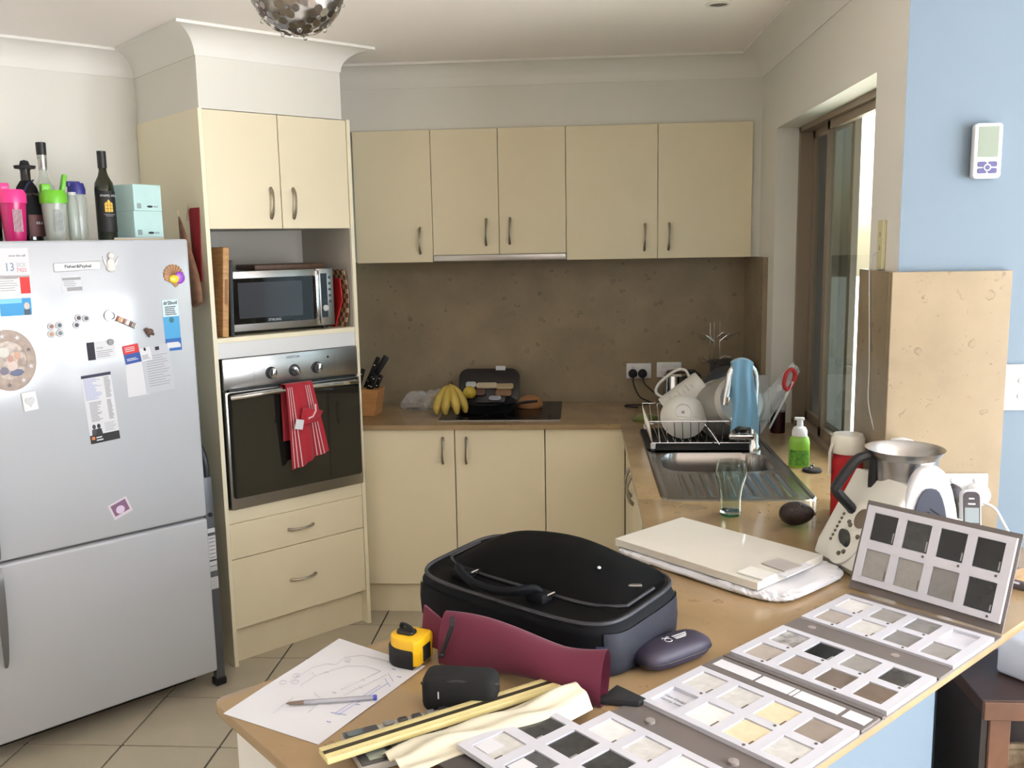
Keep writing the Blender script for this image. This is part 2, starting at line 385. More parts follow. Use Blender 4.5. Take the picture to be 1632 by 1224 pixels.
# soffit right side meets the bulkhead face
q0, q1 = wp(TWR, 0.594, 0.008), wp(TWR, 0.594, 0.6)
t_ = (YU + 0.019 - q0.y) / (q1.y - q0.y); path.append(Vector((q0.x + t_ * (q1.x - q0.x), YU + 0.019)))
path += [Vector((XW, YU + 0.019)), Vector((XW, YN)), Vector((4.0, YN))]
prof = [(0.0, -0.092), (0.004, -0.092)]
for k in range(11):
    t = k / 10 * math.pi / 2; prof.append((0.004 + 0.096 * (1 - math.cos(t)), -0.09 + 0.08 * math.sin(t)))
prof += [(0.103, -0.010), (0.103, 0.0), (0.0, 0.0)]
def nrm(a, b): d = (b - a).normalized(); return Vector((d.y, -d.x))
for i in range(len(path) - 1):
    n = nrm(path[i], path[i + 1])
    def mit(k):
        if k == 0 or k == len(path) - 1: return n
        n1, n2 = nrm(path[k - 1], path[k]), nrm(path[k], path[k + 1]); return (n1 + n2) / (1 + n1.dot(n2))
    ma, mb_ = mit(i), mit(i + 1); t = bmesh.new()
    A = [t.verts.new((path[i].x + ma.x * d, path[i].y + ma.y * d, CEIL + z)) for d, z in prof]
    B = [t.verts.new((path[i + 1].x + mb_.x * d, path[i + 1].y + mb_.y * d, CEIL + z)) for d, z in prof]
    for k in range(len(prof) - 1): t.faces.new((A[k], A[k + 1], B[k + 1], B[k]))
    t.faces.new(A); t.faces.new(B[::-1]); bmesh.ops.recalc_face_normals(t, faces=t.faces)
    m = MB(); m._merge(t); struct(m.build('trim_%d' % (i + 1), trim_paint, sharp=28))

# ------------------------------------------------------------------ window
win = struct(thing('window_1', 'brown aluminium sliding kitchen window above the sink', 'window'))
del win['category']
alu = M('bronze aluminium', (146, 130, 112), 0.45, 0.2)
alu_d = M('dark window seal', (50, 46, 42), 0.5)
pane_m = thin_glass('window pane', (240, 246, 244))
fx0, fx1 = 0.882, 0.955
m = MB(); m.box(fx0, fx1, WY1 - 0.03, WY1, ZC, WZ1).box(fx0, fx1, WY0, WY0 + 0.03, ZC, WZ1).box(fx0, fx1, WY0, WY1, WZ1 - 0.02, WZ1).box(fx0, fx1, WY0, WY1, ZC, ZC + 0.022)
m.build('window_frame', alu, win)
def sash(x, ya, yb, nm):
    z0, z1 = ZC + 0.022, WZ1 - 0.02
    s = MB().box(x, x + .022, ya, ya + .035, z0, z1).box(x, x + .022, yb - .035, yb, z0, z1).box(x, x + .022, ya, yb, z0, z0 + .038).box(x, x + .022, ya, yb, z1 - .03, z1).build('sash', alu, win)
    MB().box(x + .009, x + .014, ya + .03, yb - .03, z0 + .03, z1 - .025).build('pane', pane_m, s)
sash(0.930, 3.265, 3.835, 0); sash(0.900, 2.64, 3.50, 1)
scr = M('insect screen', (60, 58, 60), 0.9); scr.node_tree.nodes['Principled BSDF'].inputs['Alpha'].default_value = 0.8
MB().box(0.960, 0.962, 3.40, 3.85, ZC + .005, WZ1 - .005).build('insect_screen', scr, win)
MB().box(0.960, 0.966, 3.385, 3.405, ZC + .03, WZ1 - .03).build('blind_edge', M('pale blind', (210, 206, 196), 0.7), win)
# what lies beyond the window: pale paving and a rendered garden wall
struct(MB().box(1.0, 30, 2.5, 40, -0.3, -0.1).box(4.0, 30, -14, 2.5, -.3, -.1).build('ground', M('pale paving', (225, 220, 210), 0.8)))
tag(MB().box(6.2, 6.4, -6, 16, -0.1, 1.9).build('garden_wall', M('pale render', (245, 242, 236), 0.8)), 'pale rendered garden wall outside the kitchen window', 'wall')

# ------------------------------------------------------------------ splashbacks
SPT = 1.537
sp = thing('splashback', 'beige limestone splashback slab behind the cooktop', 'splashback')
MB().box(-1.34, XW - 0.0, YB - 0.02, YB, ZC, SPT).build('slab', stone_sp, sp)
MB().box(XW - 0.02, XW, 3.97, YB - 0.02, ZC, SPT, 0.001, 1).build('return_slab', stone_sp, sp)
sp = thing('splashback', 'sunlit limestone splashback panel on the pale blue wall', 'splashback')
MB().box(XW - 0.02, 1.062, YN - 0.02, YN, ZC, 1.53, 0.0015, 1).build('slab', stone_sp, sp)
MB().box(XW - 0.02, XW, YN, WY0 + .02, ZC, 1.53, 0.0015, 1).build('return_slab', stone_sp, sp)

# ------------------------------------------------------------------ handles
def handle(parent, x, y, z, L=0.112, vert=True, outy=-1):
    """bow handle with flat ends; x,y,z its centre on the door face, bowing towards local -y"""
    pts, rs = [], []
    for k in range(13):
        t = k / 12 * 2 - 1; d = 0.024 * (1 - t * t) ** 0.7
        pts.append((0.0015 * math.sin(t * 2.2) if vert else 0, outy * d, t * L / 2)); rs.append(0.0036 + 0.0022 * abs(t) ** 1.5)
    m = MB(); m.tube(pts, rs, 8, flat=1.3); o = m.build('handle', handle_m, parent)
    o.location = (x, y, z)
    if not vert: o.rotation_euler = (0, rad(90), 0)
    return o

# ------------------------------------------------------------------ oven tower
tw = thing('oven_tower', 'tall cream corner cabinet holding the oven and microwave', 'cabinet', X=TWR)
TWD = 0.6258
MB().box(0, 0.016, 0, 0.598, 0, 2.113).build('side_panel', cream_edge, tw)
MB().box(TWD - 0.016, TWD, 0, 0.598, 0, 2.113).build('side_panel', cream_edge, tw)
for (ua, ub, hx) in ((0.0175, 0.3085, 0.266), (0.3115, 0.6085, 0.360)):
    d = MB().box(ua, ub, 0.004, 0.022, 1.687, 2.11, 0.0012, 1).build('door', cream, tw)
    handle(d, hx, 0.004, 1.782)
MB().box(0.016, 0.61, 0.022, 0.598, 1.687, 2.11).build('carcass', panel_grey, tw)
# open shelf with the room corner behind it
m = MB()
m.prism([(0.016, 0.40), (0.31, 0.585), (0.61, 0.40), (0.61, 0.597), (0.016, 0.597)], 1.29, 1.687); m.build('shelf_back', panel_grey, tw)
for ua in (0.016, 0.608): MB().box(ua, ua + 0.002, 0.006, 0.42, 1.286, 1.687).build('niche_lining', panel_grey, tw)
MB().box(0.016, 0.61, 0.003, 0.598, 1.268, 1.286, 0.001, 1).build('shelf', cream_edge, tw)
MB().box(0.016, 0.61, 0.006, 0.022, 1.209, 1.268).build('filler_panel', white_p, tw)
MB().box(0.016, 0.61, 0.006, 0.022, 0.572, 0.627).build('filler_panel', cream, tw)
for (za, zb, hz) in ((0.431, 0.57, 0.499), (0.15, 0.428, 0.289)):
    d = MB().box(0.0175, 0.6085, 0.004, 0.022, za, zb, 0.0012, 1).build('drawer', cream, tw)
    handle(d, 0.316, 0.004, hz, vert=False)
MB().box(0.016, 0.61, 0.045, 0.06, 0.0, 0.15).build('kickboard', cream, tw)
MB().box(0.016, 0.61, 0.56, 0.598, 0.15, 1.268).build('back_panel', panel_grey, tw)

ov = thing('oven', 'stainless built-in oven with three knobs and a black glass door', 'oven', X=TWR @ T(0, 0, 0.628))
MB().box(0.03, 0.608, 0.012, 0.5, 0.005, 0.575).build('body', dgrey, ov)
MB().box(0.027, 0.612, -0.004, 0.012, 0.462, 0.579, 0.004, 2).build('control_fascia', steel, ov)
MB().box(0.027, 0.612, -0.012, 0.012, 0.0, 0.455, 0.004, 2).build('door_frame', steel, ov)
MB().prism(rrect(0.570, 0.408, 0.012), 0, 0.003, X=T(0.3195, -0.012, 0.248) @ RX(90)).build('door_glass', oven_glass, ov)
MB().box(0.045, 0.594, -0.010, 0.011, 0.4545, 0.4625).build('vent_gap', black_m, ov)
pts, rs = [], []
for k in range(17):
    t = k / 16 * 2 - 1; pts.append((0.3195 + t * 0.272, -0.018 - 0.036 * (1 - abs(t) ** 6), 0.4435 - 0.010 * abs(t) ** 3)); rs.append(0.0135)
MB().tube(pts, rs, 12, flat=0.8).build('handle', steel_b, ov)
for ku in (0.222, 0.321, 0.421):
    k_ = MB().lathe([(0.0235, 0), (0.0235, 0.004), (0.020, 0.007), (0.018, 0.016), (0, 0.016)], 28, X=T(ku, -0.004, 0.51) @ RX(90)).build('knob', dgrey, ov)
    MB().box(-0.007, 0.007, -0.034, -0.008, -0.019, 0.019, 0.003, 2, X=T(ku, 0, 0.51) @ RY({0.222: 8, 0.321: -40, 0.421: 8}[ku])).build('knob_grip', steel_b, k_)
MB().lathe([(0.005, 0), (0.004, 0.003), (0, 0.003)], 14, X=T(0.473, -0.004, 0.548) @ RX(90)).build('indicator_lamp', black_m, ov)
text('ARISTON', 0.014, inkd_m, ov, T(0.318, -0.0045, 0.562) @ UPR)
m = MB()
for (x0, x1, z0, z1) in ((0.152, 0.29, 0.5615, 0.5623), (0.345, 0.505, 0.5615, 0.5623), (0.152, 0.1528, 0.474, 0.562), (0.5042, 0.505, 0.474, 0.562)): m.box(x0, x1, -0.0047, -0.004, z0, z1)
for ku in (0.222, 0.321, 0.421):
    for q in range(7):
        if q in (3,) : continue
        a_ = rad(-60 + q * 50); m.box(ku + 0.034 * math.sin(a_) - 0.0025, ku + 0.034 * math.sin(a_) + 0.0025, -0.0046, -0.004, 0.51 + 0.034 * math.cos(a_) - 0.0012, 0.51 + 0.034 * math.cos(a_) + 0.0012)
m.build('fascia_print', ink_m, ov)['kind'] = 'stuff'

# tea towel over the oven handle
tl = thing('tea_towel', 'red tea towel with white stripes hanging from the oven handle', 'towel', X=TWR @ T(0, 0, 1.085))
red_cloth = M('red cotton', (172, 34, 50), 0.9, bump=(350, 0.25), sheen=0.2)
stripe = M('white cotton stripe', (222, 190, 190), 0.9)
def tf(u, v, off=0.0):
    # v: 0 top .. 1 hem ; u across
    w0, w1 = (0.247, 0.362), (0.262, 0.418)
    a_ = w0[0] + (w1[0] - w0[0]) * v; b2 = w0[1] + (w1[1] - w0[1]) * v
    hem = 0.335 - 0.055 * u
    fold = 0.010 * math.sin(u * 9 + v * 2) * v + 0.006 * math.sin(u * 21) * v
    return (a_ + (b2 - a_) * u, -0.068 - 0.006 * math.sin(v * 3) + fold - off, 0.004 - hem * v)
MB().grid(lambda u, v: tf(u, v), 28, 22, thick=0.003).build('front_drape', red_cloth, tl, sharp=60)
def tb(u, v):
    return (0.245 + 0.12 * u, -0.032 + 0.004 * math.sin(u * 8), 0.002 - 0.22 * v)
MB().grid(tb, 12, 10, thick=0.003).build('back_drape', red_cloth, tl, sharp=60)
MB().grid(lambda u, v: (0.246 + 0.117 * u, -0.050 - 0.0195 * math.cos(math.pi * v), 0.003 + 0.008 * math.sin(math.pi * v)), 10, 10, thick=0.003).build('top_fold', red_cloth, tl, sharp=60)
for u0 in (0.05, 0.12, 0.19, 0.70, 0.77, 0.84):
    MB().grid(lambda u, v: tf(u0 + 0.022 * u, 0.02 + 0.975 * v, 0.0024), 2, 22).build('stripe', stripe, tl, sharp=60)
MB().grid(lambda u, v: (0.30 + 0.085 * u - 0.01 * v, -0.094 + 0.006 * math.sin(u * 6 + v * 3), -0.085 - 0.062 * v - 0.02 * u * (1 - v)), 10, 8, thick=0.003).build('turned_corner', red_cloth, tl, sharp=60)
MB().tube([(0.352, -0.102, -0.075), (0.350, -0.106, -0.10), (0.337, -0.105, -0.122), (0.318, -0.102, -0.128)], 0.0035, 6).build('hanging_loop', stripe, tl)
MB().box(0.262, 0.296, -0.101, -0.0995, -0.165, -0.127, X=T(0.279, 0, -0.146) @ RY(14) @ T(-0.279, 0, 0.146)).build('care_label', paper_w, tl)

# ------------------------------------------------------------------ wall cabinets
YD = YU + 0.018
def door(parent, x0, x1, z0, z1, y, hx=None, hz=None):
    d = MB().box(x0 + 0.0012, x1 - 0.0012, y, y + 0.017, z0, z1, 0.001, 1).build('door', cream, parent)
    if hx is not None: handle(d, hx, y, hz)
    return d
def wall_unit(x0, x1, z0, doors, label):
    c = thing('wall_cabinet', label, 'cabinet', (0, 0, 0), group='cream wall cabinets along the back wall')
    MB().box(x0, x1, YD + 0.001, YB - 0.001, z0 + 0.002, 2.112).build('carcass', cream_edge, c)
    for d in doors: door(c, d[0], d[1], z0, 2.112, YU, d[2], d[3])
wall_unit(-0.991, -0.6435, 1.537, [(-0.991, -0.6435, -0.700, 1.633)], 'single-door cream wall cabinet next to the oven tower')
wall_unit(-0.6430, -0.0492, 1.567, [(-0.643, -0.346, -0.4035, 1.665), (-0.346, -0.0492, -0.2985, 1.668)], 'two-door cream wall cabinet directly above the rangehood')
wall_unit(-0.0487, 0.7555, 1.537, [(-0.0487, 0.351, 0.2945, 1.630), (0.351, 0.7555, 0.400, 1.631)], 'wide two-door cream wall cabinet nearest the window wall')
tag(MB().box(0.756, XW, YD, YD + 0.016, 1.537, 2.113).build('filler_strip', white_paint), 'white filler strip between wall cabinet and window wall', 'panel')
rh = thing('rangehood', 'slim steel slide-out rangehood under the wall cabinets', 'rangehood')
MB().box(-0.642, -0.05, YU - 0.012, YU + 0.004, 1.539, 1.566, 0.003, 2).build('front_bar', steel, rh)
MB().box(-0.640, -0.052, YU + 0.004, YB - 0.03, 1.541, 1.566).build('body', dgrey, rh)

# ------------------------------------------------------------------ base cabinets
def base_unit(x0, x1, hx, label):
    c = thing('base_cabinet', label, 'cabinet', (0, 0, 0), group='cream base cabinets under the cooktop worktop')
    MB().box(x0, x1, 3.866, YB - 0.02, 0.142, ZC - 0.022).build('carcass', cream_edge, c)
    d = door(c, x0, x1, 0.142, ZC - 0.022, 3.848, hx, 0.742)
base_unit(-0.940, -0.531, -0.582, 'cream base cabinet beside the tower, handle on its right')
base_unit(-0.529, -0.145, -0.481, 'cream base cabinet under the cooktop, handle on its left')
base_unit(-0.143, 0.194, None, 'cream base cabinet with no handle, next to the inside corner')
tag(MB().box(-0.955, 0.20, 3.888, 3.904, 0.0, 0.141).build('kickboard', cream), 'cream kickboard under the back base cabinets', 'kickboard')
c = thing('base_cabinet', 'cream sink cabinet seen edge-on below the sink', 'cabinet')
MB().box(0.214, 0.79, 2.78, 3.84, 0.142, 0.68).build('carcass', cream_edge, c)
for (y0, y1, hy) in ((3.32, 3.835, 3.37), (2.79, 3.315, 3.26)):
    d = MB().box(0.196, 0.213, y0 + .001, y1 - .001, 0.142, ZC - 0.022, 0.001, 1).build('door', cream, c)
    h_ = handle(d, 0.196, hy, 0.73); h_.rotation_euler = (0, 0, rad(-90))
dw = thing('dishwasher', 'grey dishwasher front under the worktop near the peninsula', 'dishwasher')
MB().box(0.2, 0.78, 2.40, 2.77, 0.0, ZC - 0.022).build('body', mgrey, dw)
MB().box(0.192, 0.2, 2.402, 2.768, 0.12, ZC - 0.03, 0.002, 1).build('door', M('dishwasher grey', (150, 152, 152), 0.4), dw)

# peninsula base: polygon set in from the worktop edges
ca, sa = math.cos(rad(44.717)), math.sin(rad(44.717))
D = Vector((ca, sa)); N = Vector((-sa, ca)); BAR = Vector((0.884, 1.821)); PW = 0.8132
def bp(t, s): return BAR + D * t + N * s      # t along the bar edge, s in from it
tl_ = (Vector((-0.632, 1.445)) - BAR).dot(D)
pn = thing('peninsula_base', 'white and pale blue peninsula base under the angled worktop', 'cabinet')
A_, B_ = bp(tl_ + 0.035, 0.25), bp(tl_ + 0.035, PW - 0.03)
C_ = bp((Vector((0.822, 2.112)) - BAR).dot(D), 0.25)
MB().prism([(A_.x, A_.y), (C_.x, C_.y), (0.80, 2.34), (0.215, 2.34), (0.215, 2.25), (B_.x, B_.y)], 0.0, ZC - 0.022).build('body', M('peninsula white', (225, 224, 220), 0.6), pn)
A2 = bp(tl_ + 0.035, 0.238)
MB().box(0, (C_ - A_).length, -0.012, -0.0005, 0.0, ZC - 0.022).build('bar_panel', blue_paint, pn, loc=(A_.x, A_.y, 0), rotz=rad(44.717))

# ------------------------------------------------------------------ worktop
wt = thing('worktop', 'continuous beige limestone worktop with angled peninsula', 'worktop')
z0, z1 = ZC - 0.02, ZC
m = MB()
m.prism([(-0.955, YC), (0.175, YC), (0.175, 3.705), (XW, 3.705), (XW, YB - 0.021), (-1.31, YB - 0.021), (-1.31, 4.20)], z0, z1, 0.002, 1)
m.build('back_run', stone, wt)
c2 = Vector((-0.632, 1.445)); e1 = bp(tl_, 0.0)
def rc(P, d1, d2, r=0.03, n=6):
    """rounded corner at P between unit directions d1 (back) and d2 (on)"""
    out = []
    for k in range(n + 1):
        t = k / n; out.append(P + d1 * r * (1 - t) ** 2 + d2 * r * t ** 2)
    return [(q.x, q.y) for q in out]
poly = rc(c2, D, -N) + rc(e1, N, D) + [(1.09, BAR.y + (1.09 - BAR.x) * sa / ca), (1.09, YN - 0.021), (XW - .021, YN - .021), (XW - .021, 2.695), (0.70, 2.695), (0.175, 2.695), (0.175, bp(0, PW).y + (0.175 - bp(0, PW).x) * sa / ca)]
MB().prism(poly, z0, z1, 0.0025, 2).build('peninsula_top', stone, wt)
m = MB(); m.box(0.175, 0.262, 2.695, 3.705, z0, z1).box(0.682, XW, 2.695, 3.705, z0, z1).box(XW - .001, fx0, WY0 + .021, WY1 - .0, z0, z1 - .0002)
m.build('sink_run', stone, wt)
# ------------------------------------------------------------------ fridge
FH = 1.651
fr = thing('fridge', 'tall white fridge freezer covered in magnets and notes', 'fridge', X=FRG)
FWD = 0.79
MB().box(-FWD + 0.004, -0.004, 0.062, 0.66, 0.088, FH - 0.004, 0.006, 2).build('body', fridge_white, fr)
up_ = MB().box(-FWD, 0, 0.0, 0.06, 0.671, FH, 0.009, 3).build('fridge_door', fridge_white, fr)
lo_ = MB().box(-FWD, 0, 0.0, 0.06, 0.082, 0.662, 0.009, 3).build('freezer_door', fridge_white, fr)
MB().box(-FWD + .004, -.004, 0.02, 0.058, 0.655, 0.676).build('door_gap', M('door seal', (96, 92, 90), 0.6), fr)
MB().box(-FWD + .02, -.02, 0.16, 0.6, 0.0, 0.088).build('plinth', black_m, fr)
def blade(z0, z1, par, up):
    n = 16; prof_ = []
    m = MB()
    def f(u, v):
        w = 0.012 * (1 - (v if up else 1 - v)) ** 0.6 + 0.004
        z = z0 + (z1 - z0) * v
        return (-0.688 + (0.014 if up else 0.014) * ((1 - v) if not up else v) * 0 + (u - 0.5) * 2 * w, -0.004 - 0.022 * math.sin(math.pi * min(1, max(0, v))) ** 0.5, z)
    m.grid(f, 4, n, thick=0.008); m.build('door_handle', M('handle grey', (112, 112, 114), 0.35, 0.4), par)
blade(0.33, 0.655, lo_, False); blade(0.68, 1.05, up_, True)
b_ = MB().box(-0.440, -0.297, -0.0035, 0.0, 1.556, 1.583, 0.002, 2, X=T(-.368, 0, 1.57) @ RY(-2.2) @ T(.368, 0, -1.57)).build('badge', M('badge silver', (198, 198, 200), 0.3, 0.6), up_)
MB().box(-0.437, -0.300, -0.004, -0.0034, 1.559, 1.580).build('badge_face', M('badge pale', (216, 216, 216), 0.4), b_)
text('Fisher&Paykel', 0.0145, inkd_m, b_, T(-0.368, -0.0043, 1.5695) @ UPR, bold=0.0003)

# ---- magnets and papers stuck on the fridge door
def onf(u, z, roll=0, out=0.0): return FRG @ T(u, -out, z) @ RY(-roll)
def sheet(name, label, cat, u, z, w, h, roll, mat, th=0.0006, group=None, out=0.0):
    o = MB().box(-w / 2, w / 2, -th, 0, -h / 2, h / 2).build(name, mat); o.matrix_world = onf(u, z, roll, out)
    return tag(o, label, cat, group)
def patch(par, x0, x1, z0, z1, mat, name='print', th=0.0006, d=0.0003):
    return MB().box(x0, x1, -th - d, -th, z0, z1).build(name, mat, par)
def lines(par, x0, x1, z0, z1, n, mat=ink_m, hh=0.0011, name='print_lines', th=0.0006, jag=0.3):
    m = MB(); rn = random.Random(int(abs(x0 * 1e4 + z0 * 1e3)))
    for i in range(n):
        z = z1 - (z1 - z0) * (i + 0.5) / n; m.box(x0, x1 - (x1 - x0) * jag * rn.random(), -th - 0.0002, -th, z - hh, z + hh)
    o = m.build(name, mat, par); o['kind'] = 'stuff'; return o
def cm(n, c): return M(n, c, 0.6)
s = sheet('advice_magnet', 'white card with large 13 SICK number and handwriting on top', 'magnet', -0.553, 1.585, 0.088, 0.09, 0, paper_w)
text('13', 0.036, cm('print blue grey', (110, 140, 165)), s, T(-0.012, -0.0009, -0.013) @ UPR, squash=.8)
text('SICK', 0.017, cm('print pale grey', (170, 176, 182)), s, T(0.021, -0.0009, -0.006) @ UPR, squash=.8)
text('7425', 0.017, cm('print rose', (205, 110, 120)), s, T(0.021, -0.0009, -0.022) @ UPR, squash=.85)
text('since the call', 0.009, inkd_m, s, T(0.012, -0.0009, 0.022) @ UPR)
s = sheet('business_card', 'white business card with a red end panel on the fridge', 'card', -0.556, 1.520, 0.09, 0.056, 0, cm('card cream', (236, 228, 224)))
patch(s, 0.016, 0.044, -0.028, 0.022, cm('card red', (205, 40, 40))); lines(s, -0.04, 0.012, -0.02, 0.022, 6)
s = sheet('business_card', 'blue business card with a small portrait at its right end', 'card', -0.558, 1.452, 0.088, 0.052, 0, cm('card blue', (60, 150, 205)))
patch(s, 0.022, 0.04, -0.026, -0.008, cm('suit grey', (70, 84, 96)), 'portrait'); 
MB().ball((0.031, -0.0008, 0.002), 0.008, 0.0006, 0.011, 12).build('portrait', cm('face print', (206, 190, 178)), s)
patch(s, -0.044, 0.018, 0.012, 0.026, cm('card blue pale', (130, 200, 230)))
s = sheet('energy_sticker', 'white appliance sticker with grey bars below the badge', 'sticker', -0.390, 1.513, 0.062, 0.052, 1, paper_w)
patch(s, -0.028, 0.028, 0.014, 0.022, mgrey); patch(s, -0.016, 0.03, -0.02, -0.008, mgrey); lines(s, -0.024, 0.02, -0.006, 0.012, 3)
# white moulded cherub
an = thing('angel_magnet', 'white moulded angel magnet right of the silver badge', 'magnet', X=onf(-0.268, 1.55, -4))
plaster = M('white plaster', (222, 216, 212), 0.7)
m = MB(); m.ball((0, -0.004, 0.022), 0.013, 0.007, 0.02).ball((0.002, -0.004, 0.0085), 0.015, 0.006, 0.010)
m.build('gown', plaster, an); MB().ball((0.001, -0.006, 0.050), 0.0105, 0.008, 0.0115).build('head', plaster, an)
for sx in (-1, 1):
    MB().prism([(0.008 * sx, 0.02), (0.026 * sx, 0.048), (0.019 * sx, 0.024), (0.012 * sx, 0.012)], 0, 0.004, X=RX(90)).build('wing', plaster, an)
# scallop shell
sh = thing('shell_magnet', 'brown scallop shell magnet with yellow and purple front', 'magnet', X=onf(-0.061, 1.527, 0))
shell_b = M('shell brown', (176, 128, 84), 0.5)
pts = []
for k in range(25):
    a_ = rad(-30 + 240 * k / 24); r_ = 0.034 + 0.0016 * math.cos(k * math.pi); pts.append((r_ * math.cos(a_), r_ * math.sin(a_) + 0.005))
pts += [(-0.008, -0.022), (0.004, -0.038), (0.012, -0.034)]
MB().prism(pts, 0, 0.005, 0.0012, 1, X=RX(90)).build('shell', shell_b, sh)
m = MB()
for k in range(9):
    a_ = rad(10 + 160 * k / 8); m.tube([(0.004 * math.cos(a_), -0.0055, 0.004 * math.sin(a_)), (0.033 * math.cos(a_), -0.0055, 0.033 * math.sin(a_) + 0.005)], 0.0012, 5)
m.build('ribs', M('shell rib', (140, 96, 60), 0.5), sh)['kind'] = 'stuff'
MB().ball((0.020, -0.006, -0.006), 0.018, 0.003, 0.021, 16).build('purple_patch', M('gloss purple', (150, 70, 190), 0.25), sh)
MB().ball((0.0, -0.008, -0.010), 0.017, 0.004, 0.014, 16).build('yellow_patch', M('gloss yellow', (240, 205, 50), 0.25), sh)
# bottle opener
op = thing('bottle_opener', 'silver bottle opener magnet with letter tiles on its handle', 'bottle opener', X=onf(-0.25, 1.392, -27))
ring = [(-0.036 + 0.017 * math.cos(rad(a_)) * (1.1 if math.cos(rad(a_)) > 0 else 0.9), -0.004, 0.016 * math.sin(rad(a_))) for a_ in range(0, 360, 20)]
MB().tube(ring, 0.0034, 6, closed=True).build('ring', steel_b, op)
MB().box(-0.02, 0.056, -0.006, 0, -0.009, 0.009, 0.002, 1).build('handle', steel, op)
for k, c in enumerate(((150, 80, 60), (200, 170, 120), (150, 90, 80), (220, 215, 205), (120, 80, 70), (150, 140, 130))):
    MB().box(-0.017 + k * 0.0118, -0.007 + k * 0.0118, -0.0085, -0.006, -0.008, 0.008, 0.0008, 1).build('letter_tile', cm('tile %d' % k, c), op)
text('A', 0.014, white_p, op, T(0.0235, -0.0088, 0) @ UPR)
be = thing('animal_magnet', 'tiny dark brown animal figure magnet beside the opener', 'magnet', X=onf(-0.158, 1.345, 20))
br_ = M('dark brown resin', (92, 66, 56), 0.5)
MB().ball((0, -0.006, 0), 0.0135, 0.007, 0.0105).build('body', br_, be); MB().ball((-0.007, -0.008, 0.010), 0.008, 0.007, 0.0075).build('head', br_, be)
for lx in (-0.008, 0.008): MB().ball((lx, -0.006, -0.011), 0.004, 0.004, 0.006, 10).build('leg', br_, be)
s = sheet('flyer_magnet', 'tall narrow blue flyer with a white van at its foot', 'magnet', -0.078, 1.361, 0.055, 0.174, 1, cm('flyer blue', (70, 158, 208)), 0.001)
patch(s, -0.0275, 0.0275, 0.03, 0.087, cm('flyer pale', (206, 224, 230)), th=0.001); patch(s, -0.0275, 0.0275, -0.087, -0.045, cm('flyer deep', (30, 96, 170)), th=0.001)
text('dr2bud', 0.0165, inkd_m, s, T(0, -0.0015, 0.076) @ UPR, bold=0.0004); lines(s, -0.02, 0.02, 0.034, 0.066, 5, inkd_m, 0.0014, th=0.0013)
MB().prism([(-0.022, -0.077), (0.024, -0.077), (0.024, -0.066), (0.016, -0.058), (-0.022, -0.058)], 0.001, 0.0016, X=RX(90)).build('van_print', paper_w, s)
MB().ball((0.0, -0.0012, 0.018), 0.009, 0.0006, 0.010, 10).build('leaf_print', cm('leaf print', (60, 110, 120)), s)
# round bottle-top magnets, two clusters
def cap(u, z, c, label, grp):
    o = thing('button_magnet', label, 'magnet', group=grp, X=onf(u, z, 0))
    MB().lathe([(0.0118, 0), (0.0118, 0.003), (0.0095, 0.005), (0, 0.005)], 20, X=RX(90)).build('rim', lgrey, o)
    MB().lathe([(0.0065, 0.005), (0.006, 0.0058), (0, 0.0058)], 16, X=RX(90)).build('picture', cm('cap %d%d' % (c[0], c[2]), c), o)
cap(-0.463, 1.386, (150, 110, 100), 'round magnet, upper left of the cluster of four', 'round button magnets on the fridge')
cap(-0.439, 1.388, (90, 100, 115), 'round magnet, upper right of the cluster of four', 'round button magnets on the fridge')
cap(-0.465, 1.362, (180, 140, 110), 'round magnet, lower left of the cluster of four', 'round button magnets on the fridge')
cap(-0.439, 1.363, (120, 125, 130), 'round magnet, lower right of the cluster of four', 'round button magnets on the fridge')
cap(-0.380, 1.407, (80, 70, 84), 'round magnet, top left of the trio', 'round button magnets on the fridge')
cap(-0.357, 1.404, (90, 84, 96), 'round magnet, top right of the trio', 'round button magnets on the fridge')
cap(-0.388, 1.385, (70, 76, 86), 'round magnet, lowest of the trio', 'round button magnets on the fridge')
# oval framed picture
opx = thing('oval_photo_frame', 'oval stone-coloured photo frame with star cut-outs on the fridge', 'photo frame', X=onf(-0.592, 1.292, 3))
fr_m = M('frame taupe', (172, 156, 146), 0.7, noise=(60, 0.12))
MB().lathe([(0.0, 0), (1, 0), (1, 0.004), (0.94, 0.006), (0.66, 0.006), (0.62, 0.004), (0, 0.004)], 40, X=RX(90) @ Matrix.Diagonal((0.076, 0.094, 1, 1))).build('frame', fr_m, opx)
MB().lathe([(0.64, 0.0040), (0, 0.0048)], 30, X=RX(90) @ Matrix.Diagonal((0.076, 0.094, 1, 1))).build('photo', M('photo print', (176, 160, 148), 0.4, noise=(60, 0.5)), opx)
for (x, z, sx, sz, c) in ((0.004, 0.004, 0.009, 0.012, (186, 146, 130)), (0.006, -0.018, 0.015, 0.016, (206, 188, 180)), (0.016, -0.040, 0.020, 0.011, (104, 110, 138)), (-0.018, -0.030, 0.013, 0.012, (120, 116, 132)), (0.024, 0.012, 0.010, 0.013, (196, 158, 136)), (0.030, -0.010, 0.008, 0.012, (160, 140, 132)), (-0.012, 0.026, 0.016, 0.016, (204, 202, 194)), (-0.024, -0.002, 0.009, 0.014, (178, 164, 156))):
    MB().ball((x, -0.0048, z), sx, 0.0008, sz, 14).build('photo_figure', cm('ph %d' % c[0], c), opx)
def star(r):
    return [(r * (1 if k % 2 == 0 else 0.4) * math.cos(rad(90 + 36 * k)), r * (1 if k % 2 == 0 else 0.4) * math.sin(rad(90 + 36 * k))) for k in range(10)]
for k in range(9):
    a_ = rad(20 + 40 * k); MB().prism(star(0.0085), 0.006, 0.007, X=T(0.061 * math.cos(a_), 0, 0.076 * math.sin(a_)) @ RX(90)).build('star', paper_w if k % 3 else cm('star dark', (110, 100, 104)), opx)
